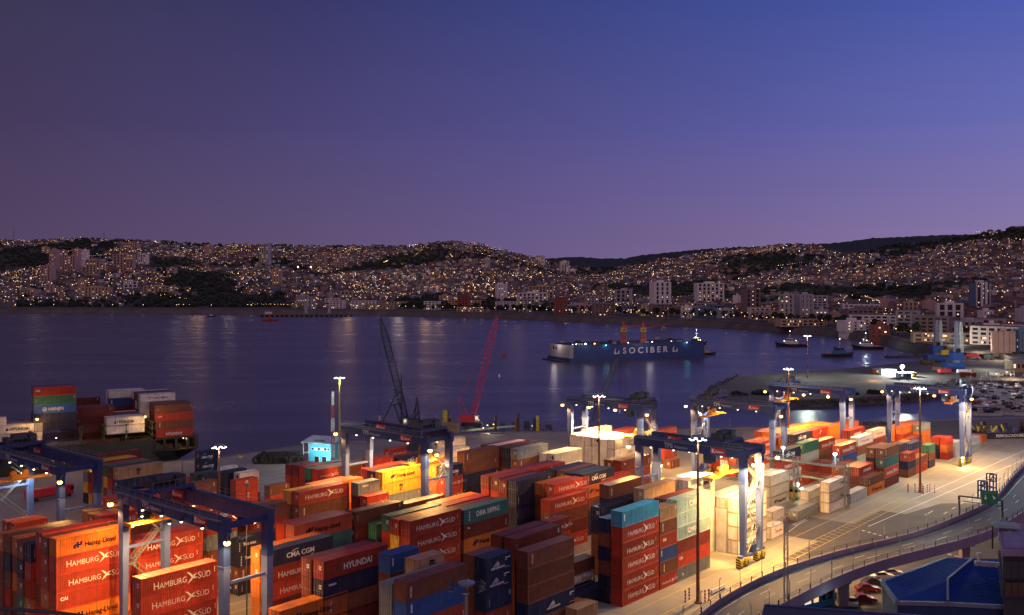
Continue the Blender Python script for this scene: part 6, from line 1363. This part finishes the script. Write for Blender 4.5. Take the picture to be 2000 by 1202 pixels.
NV = 84; UP, LO = resample(up, NV), resample(lo, NV)
vi = empty('viaduct', (0, 0, 0), 0, 'curving elevated road with lilac parapets at lower right', 'viaduct')
b_ = MB(); bms = [MB() for _ in range(4)]; Z1 = Vector((0, 0, 1))
for i in range(NV - 1):
    a_, c_, e, g2 = UP[i], UP[i + 1], LO[i + 1], LO[i]; b_.hexa([p - Z1 * 1.3 for p in (a_, g2, e, c_)] + [p - Z1 * .9 for p in (a_, g2, e, c_)], m_vroad)
    b_.hexa([p - Z1 * 2.6 for p in (a_.lerp(g2, .25), a_.lerp(g2, .75), c_.lerp(e, .75), c_.lerp(e, .25))] + [p - Z1 * 1.31 for p in (a_.lerp(g2, .25), a_.lerp(g2, .75), c_.lerp(e, .75), c_.lerp(e, .25))], m_par)
    for bm_, (f_, on) in zip(bms, ((.13, 1), (.87, 1), (.5, i % 3 == 0), (.32, i % 4 == 1))):
        if on: q0, q1 = a_.lerp(g2, f_ - .006), a_.lerp(g2, f_ + .006); r0, r1 = c_.lerp(e, f_ - .006), c_.lerp(e, f_ + .006); bm_.poly([p - Z1 * .892 for p in (q0, q1, r1, r0)], m_whp)
b_.obj('deck', vi); [q.obj('lane_marking', vi) for q in bms]
for nm, line, other in (('far', UP, LO), ('near', LO, UP)):
    b_ = MB(); bp2 = MB()
    for i in range(NV - 1):
        n0, n1 = (other[i] - line[i]).normalized() * .35, (other[i + 1] - line[i + 1]).normalized() * .35; a_, c_ = line[i], line[i + 1]
        q = [a_ - n0 - Z1 * 1.9, c_ - n1 - Z1 * 1.9, c_ - Z1 * 1.9, a_ - Z1 * 1.9, a_ - n0, c_ - n1, c_, a_]
        if nm == 'far': q = [q[1], q[0], q[3], q[2], q[5], q[4], q[7], q[6]]
        b_.hexa(q, m_par)
        if i % 1 == 0: bp2.bar(a_ - n0 * .5, a_ - n0 * .5 + Z1 * .85, .14, m_mach)
        if i % 2 == 0: bp2.bar(a_ - n0 * 1.2, a_ - n0 * 1.2 + Z1 * 3.0, .09, m_galv); bp2.bar(a_ - n0 * 1.2 + Z1 * 3.0, a_ + n0 + Z1 * 3.4, .08, m_galv)
        bp2.bar(a_ - n0 * .5 + Z1 * .85, c_ - n1 * .5 + Z1 * .85, .06, m_mach); bp2.bar(a_ - n0 * .5 + Z1 * .5, c_ - n1 * .5 + Z1 * .5, .06, m_mach)
    b_.obj('parapet', vi); bp2.obj('fence', vi)
for i in (16, 27, 38, 49, 60):
    c = UP[i].lerp(LO[i], .5); b_ = MB(); b_.box(c.x - .8, c.y - .8, 0, c.x + .8, c.y + .8, ZV - 2.6, m_par); d = (LO[i] - UP[i]) * .3; b_.bar(c - d - Z1 * 2.7, c + d - Z1 * 2.7, 1.0, m_par); b_.obj('pier', vi)
for i, pw in ((14, 500), (24, 600), (36, 250)): c = UP[i].lerp(LO[i], .35); light('viaduct_lamp', c + Z1 * 8, pw * LP * 2, (.80, 1, .88), None, .4)
# sign gantry
sg = empty('sign_gantry', px_z(1874, 1010, 7.1), 0, 'dark road gantry with two green arrow signs', 'road sign'); O_ = px_z(1874, 1010, 7.1); Yg = O_.y
def gl(x, y, Y=None): return px_Y(x, y, Y or Yg) - O_
b_ = MB(); b_.bar((0, 0, 0), gl(1873, 969), .35, m_mach); b_.bar(gl(1873, 969), gl(1957, 978), .3, m_mach); b_.bar(gl(1880, 979), gl(1957, 988), .12, m_mach); b_.bar(gl(1957, 978), gl(1958, 1012), .35, m_mach); b_.obj('frame', sg)
m_grs = mat('sign_green', (.01, .16, .09), .5)
for k, (x0, x1) in enumerate(((1915, 1930.4), (1931.2, 1947))):
    q0, q1 = gl(x0, 984), gl(x1, 958.5); b_ = MB(); b_.box(q0.x, -.45, q0.z, q1.x, -.3, q1.z, m_grs); sgn = b_.obj('sign_panel', sg); cx, cz = (q0.x + q1.x) / 2, (q0.z + q1.z) / 2; b_ = MB()
    ar = [(-.1, .5), (.1, .5), (.1, -.05), (.35, -.05), (0, -.5), (-.35, -.05), (-.1, -.05)]
    if k: ar = [(x * .8 + y * -.6, x * .6 + y * .8) for x, y in ar]
    flat(b_, ar, m_lw, cx, cz, 1, 1, -.46); b_.box(q0.x + .12, -.47, q1.z - .45, q1.x - .12, -.46, q1.z - .41, m_lw); b_.obj('arrow', sgn)
for k, (x0, x1, y0, y1, lb) in enumerate(((1916, 1929, 941, 962, 'small blue truss tower left behind the green signs'), (1933, 1946, 927, 960, 'taller blue truss tower right behind the green signs'))):
    p0 = px_Y(x0, y1 + 14, Yg + 12); s = p0.y / F; w, h_ = (x1 - x0) * s, (y1 + 14 - y0) * s; b_ = MB()
    for x in (0, w): 
        for y in (0, 1.4): b_.bar((x, y, 0), (x, y, h_), .22, m_rtg)
    for f_ in (.45, .72, .99): b_.bar((0, 0, h_ * f_), (w, 0, h_ * f_), .25, m_hcb); b_.bar((0, 1.4, h_ * f_), (w, 1.4, h_ * f_), .25, m_hcb)
    b_.bar((0, 0, h_ * .72), (w / 2, 0, h_ * .95), .15, m_rtg); b_.bar((w, 0, h_ * .72), (w / 2, 0, h_ * .95), .15, m_rtg); b_.bar((-w * .3, 0, h_ + .3), (w * 1.3, 0, h_ + .3), .1, m_galv); b_.obj('truss_tower', label=lb, cat='tower').location = p0
# ================================================================ BLUE HALL AND RIGHT-HAND BUILDING
m_broof = mat('blue_metal_roof', (.010, .045, .22), .8, 0, spec=.1, var=.12, vs=.2); m_bwall = mat('blue_wall', (.01, .03, .12), .6); m_wtrim = mat('grey_trim', (.16, .18, .22), .5); m_dkroof = mat('dark_flat_roof', (.06, .06, .10), .8)
hl_ = empty('blue_hall', (0, 0, 0), 0, 'large hall with bright blue metal roof, lower right', 'building'); zr = 13.0
v1, v2, v3, v4, v5, v6, v7, v8 = [px_z(x, y, z) for x, y, z in ((1723, 1136, zr), (1848, 1090, zr), (1902, 1092, zr), (1851, 1134, zr + .5), (1851, 1177, zr), (1752, 1175, zr), (2080, 1092, zr), (2090, 1190, zr))]
b_ = MB()
def sheet(pts):
    b_.poly(pts, m_broof)
sheet([v1, v6, v5, v4, v3, v2]); sheet([v4, v5, v8, v7, v3])
def seams(a0, a1, b0, b1, n):
    for k in range(n + 1): f_ = k / n; b_.bar(a0.lerp(a1, f_) + Z1 * .05, b0.lerp(b1, f_) + Z1 * .05, .03, m_broof)
seams(v1, v2, v6, v4, 5); 
for k in range(16): f_ = k / 16; b_.bar(v2.lerp(v1, f_) + Z1 * .06, v3.lerp(v5 if f_ > .99 else v4.lerp(v5, max(0, f_ * 1.6 - .6)) if f_ > .375 else v3.lerp(v4, f_ / .375), 1) + Z1 * .03, .03, m_broof)
for k in range(14): f_ = k / 14; b_.bar(v7.lerp(v8, f_) + Z1 * .06, v4.lerp(v5, f_) + Z1 * .03, .03, m_broof)
b_.obj('roof', hl_); b_ = MB(); ring = [v1, v6, v5, v8, v7, v3, v2]
for a_, c_ in zip(ring, ring[1:] + ring[:1]): b_.poly([Vector((a_.x, a_.y, 0)), Vector((c_.x, c_.y, 0)), c_ - Z1 * .02, a_ - Z1 * .02], m_bwall)
b_.obj('wall', hl_); b_ = MB()
for a_, c_ in ((v1, v6), (v6, v5), (v5, v8), (v1, v2), (v2, v3)): b_.bar(a_ - Z1 * .2, c_ - Z1 * .2, .5, m_wtrim)
b_.bar(v3 + Z1 * .2, v4 + Z1 * .2, .3, m_wtrim); b_.bar(v4 + Z1 * .2, v5 + Z1 * .2, .3, m_wtrim); b_.obj('gutter', hl_)
for k in range(4): b_ = MB(); b_.box(0, 0, 0, 1.2, .6, .7, m_ww); b_.obj('roof_vent', hl_).location = px_z(1906 + k * 13, 1106 + k * 1, zr)
b_ = MB(); b_.tube((0, 0, 0), (0, 0, 1.3), .16, m_wf, 8); b_.box(-.3, -.3, 1.3, .3, .3, 1.6, m_wf); b_.obj('roof_fan', hl_).location = px_z(1912, 1100, zr)
rbld = empty('terrace_building', (0, 0, 0), 0, 'dark building with lilac flat roof at right frame edge', 'building'); zz = 21
a1, a2, a3, a4 = [px_z(x, y, zz) for x, y in ((1949, 1026), (1956, 1075), (2090, 1077), (2070, 1022))]; b_ = MB(); b_.hexa([p - Z1 * .8 for p in (a1, a2, a3, a4)] + [a1, a2, a3, a4], m_par); b_.hexa([a_ + (Vector((2000 * 0, 0, .06))) for a_ in (a1.lerp(a3, .05), a2.lerp(a4, .05), a3.lerp(a1, .05), a4.lerp(a2, .05))] + [a_ + Z1 * .1 for a_ in (a1.lerp(a3, .05), a2.lerp(a4, .05), a3.lerp(a1, .05), a4.lerp(a2, .05))], mat('lilac_roof', (.24, .20, .32), .8)); b_.obj('roof', rbld)
b_ = MB(); i1, i2, i3, i4 = a1.lerp(a3, .03), a2.lerp(a4, .03), a3.lerp(a1, .03), a4.lerp(a2, .03); g0 = lambda p, z: Vector((p.x, p.y, z)); b_.hexa([g0(p, 0) for p in (i1, i2, i3, i4)] + [g0(p, zz - .82) for p in (i1, i2, i3, i4)], m_mach)
for z in (17, 14.6): b_.hexa([g0(p, z) for p in (a1, a2, a3, a4)] + [g0(p, z + .25) for p in (a1, a2, a3, a4)], m_dkroof)
b_.obj('wall', rbld)
for k in range(9): f_ = .04 + k * .1; q = a2.lerp(a3, f_); b_ = MB(); b_.box(q.x, q.y - .35, 14.9, q.x + .9, q.y - .2, 16.7, m_winw if k in (4, 5) else m_rust); b_.box(q.x - .08, q.y - .36, 14.9, q.x, q.y - .2, 19.5, m_mach); b_.box(q.x, q.y - .35, 17.3, q.x + .9, q.y - .2, 19.6, m_mach); b_.obj('window', rbld)
b_ = MB(); b_.bar((0, 0, 0), (0, 0, 1.6), .06, m_galv); b_.bar((-.5, 0, 1.2), (.5, 0, 1.5), .05, m_galv); b_.bar((-.4, 0, .9), (.4, 0, .8), .05, m_galv); b_.obj('aerial', rbld).location = px_z(1972, 1050, zz + .1)
ld = empty('lobby_canopy', px_z(1944, 1026, 22), -.2, 'small pale green canopy above the terrace building', 'canopy'); b_ = MB(); b_.box(0, 0, -.4, 3.4, 2.4, 0, mat('canopy_green', (.30, .42, .36), .6)); b_.obj('roof', ld); b_ = MB(); b_.bar((.2, 2.2, -4), (.2, 2.2, -.4), .2, m_mach); b_.bar((3.2, 2.2, -4), (3.2, 2.2, -.4), .2, m_mach); b_.obj('support', ld)
kq = empty('blue_kiosk', px_z(1566, 1197), .55, 'small bright blue kiosk under the viaduct', 'kiosk'); m_kb = mat('kiosk_blue', (.02, .20, .48), .5); b_ = MB(); b_.box(0, 0, 0, 8.5, 3.5, 3.2, m_kb); b_.obj('wall', kq); b_ = MB(); b_.box(-.3, -.9, 3.2, 8.8, 3.8, 3.45, m_kb); b_.box(1.2, -.7, 3.46, 5.4, 1.4, 3.75, m_bng); b_.obj('roof', kq)
for x, w, m in ((.7, 1.6, m_winc), (3.0, 1.2, m_winw), (5.2, .8, m_glass), (6.6, 1.2, m_glass)): b_ = MB(); b_.box(0, 0, 0, w, .05, 1.5, m); b_.obj('window', kq).location = (x, -.055, 1.2)
nr = empty('dark_roof_building', (0, 0, 0), 0, 'nearest dark ribbed roof at the bottom edge', 'building'); n1, n2, n3, n4 = [px_z(x, y, 22) for x, y in ((1494, 1184), (1815, 1206), (1815, 1420), (1430, 1420))]; b_ = MB(); b_.poly([n1, n4, n3, n2], m_dkroof)
for k in range(26): f_ = k / 26; b_.bar(n1.lerp(n2, f_) + Z1 * .06, n4.lerp(n3, f_) + Z1 * .06, .09, m_dkroof)
b_.bar(n1, n2, .35, mat('roof_edge_blue', (.03, .05, .16), .5)); b_.obj('roof', nr); b_ = MB()
for a_, c_ in ((n1, n2), (n2, n3), (n3, n4), (n4, n1)): b_.poly([g0(a_, 0), g0(c_, 0), c_ - Z1 * .1, a_ - Z1 * .1], m_bwall)
b_.obj('wall', nr)
# lookout railing, bottom left
rl_ = empty('lookout_railing', px_Y(-60, 1184, 26), 0, 'black pipe railing of the lookout at the bottom left corner', 'railing'); b_ = MB(); q = lambda x, y, Y=26: px_Y(x, y, Y) - rl_.location
rl_.location = px_Y(-60, 1184, 26); L0 = rl_.location
q = lambda x, y, Y=26: px_Y(x, y, Y) - L0
b_.tube(q(-60, 1184), q(112, 1197), .05, m_mach, 8); b_.tube(q(112, 1197), q(260, 1216), .05, m_mach, 8); b_.obj('top_rail', rl_)
for x, y in ((10, 1189), (112, 1197)): b_ = MB(); b_.tube(q(x, y), q(x, y + 60), .04, m_mach, 8); b_.obj('post', rl_)
# ================================================================ PROMENADE TREES, LIGHTS OVER THE TOWN
tp2 = []
for k in range(3):
    r = empty('promenade_tree', (0, 0, -500), 0, 'x', 'tree', 'trees along the far promenade'); b_ = MB(); b_.tube((0, 0, 0), (0, 0, 5), .35, m_rust, 6, .2)
    for j in range(5): a_ = j * 1.26; b_.tube((0, 0, 3.6), (1.6 * math.cos(a_), 1.6 * math.sin(a_), 6), .16, m_rust, 5, .06)
    b_.obj('trunk', r); b_ = MB()
    for j in range(260):
        th, rr_, zz_ = U(0, 6.28), 3.6 * R() ** .5, U(-1.8, 2.6); c = Vector((rr_ * math.cos(th) * (1 - abs(zz_) * .2), rr_ * math.sin(th) * (1 - abs(zz_) * .2), 6.6 + zz_)); s = U(.25, .6); n__ = Vector((U(-1, 1), U(-1, 1), U(-.2, 1))).normalized(); u_ = n__.orthogonal().normalized() * s; w_ = n__.cross(u_)
        b_.poly([c - u_ - w_ * .6, c + u_ - w_ * .6, c + u_ * .7 + w_, c - u_ * .7 + w_], m_leaf2 if R() < .5 else m_leaf)
    b_.obj('crown', r); tp2.append(r)
ft = [1, 1, 1]
for i in range(70):
    x = 800 + i * 14.6 + U(-4, 4); p = terr(x, U(.026, .05)); k = i % 3; reg = 'left of the floating dock' if x < 1080 else 'behind the floating dock' if x < 1420 else 'right of the floating dock'
    lb = 'dark round tree on the far promenade, %s' % reg
    if ft[k]: o = tp2[k]; o.location = p; o['label'] = lb; ft[k] = 0
    else: o = copy_tree(tp2[k], None, p, U(0, 6), lb)
    o.scale = (U(.9, 1.6),) * 3
PL = []
for i in range(56):
    x = 790 + i * 19.5 + U(-6, 6); p = terr(x, U(.018, .04)); link('promenade_lamp', lm[0 if R() < .7 else 1], None, p, 0, 'lit promenade lamp in the row behind the far seawall', 'street lamp', 'promenade lamps behind the seawall')
    if i % 2 == 0: light('promenade_light', p + Vector((0, -2, 8)), U(60, 160), (1, .68, .28), None, .5)
for x, y in ((60, 592), (105, 598), (220, 600), (280, 600), (345, 594), (413, 593), (491, 594), (600, 597), (690, 600), (610, 602), (740, 600), (30, 590), (780, 598)):
    p = terr(x, .03); link('shore_lamp', lm[1], None, p, 0, 'bright white lamp on the left shore road', 'street lamp', 'white lamps on the left shore road'); light('shore_light', p + Vector((0, -3, 9)), 90, (1, .85, .6), None, .5)
for i in range(44):
    x = U(0, 2000); w = U(.15, .95); p = terr(x, w)
    if min((p - q).length for q in TP) < 110: continue
    light('district_light', p + Vector((0, -30, 26)), U(8000, 32000), (1, .55, .26) if R() < .75 else (1, .75, .5), None, 3)
for x, y in ((582, 533), (607, 533)): p = on_terr(x, y); b_ = MB(); b_.tube((0, 0, 0), (0, 0, 16), .3, m_pole, 6); b_.ball((0, 0, 17), 2.4, m_glow2, 8); b_.obj('stadium_light', label='%s of the two glaring white sports lamps mid hill' % ('left' if x < 600 else 'right'), cat='lamp').location = p
# old pier at the left shore, its two cranes
op = empty('old_pier', px_z(500, 619, -3), 0, 'low arched pier on piles at the left shore', 'pier'); s = op.location.y / F; b_ = MB(); b_.box(0, 0, 2.6, 185 * s, 18, 4.2, m_sw); b_.obj('deck', op)
for k in range(19): b_ = MB(); b_.box(6 + k * 8.4, .5, -1, 8.4 + k * 8.4, 17, 2.6, m_sw); b_.obj('pile', op)
b_ = MB(); b_.box(16 * s, 4, 4.2, 30 * s, 10, 8.2, m_bw); b_.box(30 * s, 4, 4.2, 70 * s, 9, 6.4, m_br); b_.obj('shed', op)
for k, x in enumerate((598, 643)):
    p = px_z(x, 613, 1); s = p.y / F; b_ = MB(); b_.bar((-2, 0, 0), (0, 0, 18 * s), 1.2, m_wf); b_.bar((2, 0, 0), (0, 0, 18 * s), 1.2, m_wf); b_.bar((0, 0, 18 * s), (5 * s, 0, 34 * s), .9, m_wf); b_.box(-3, -2, 12 * s, 3, 2, 17 * s, m_dw); b_.obj('wharf_crane', label='%s pale jib crane on the old pier' % ('left' if k == 0 else 'right'), cat='crane').location = p
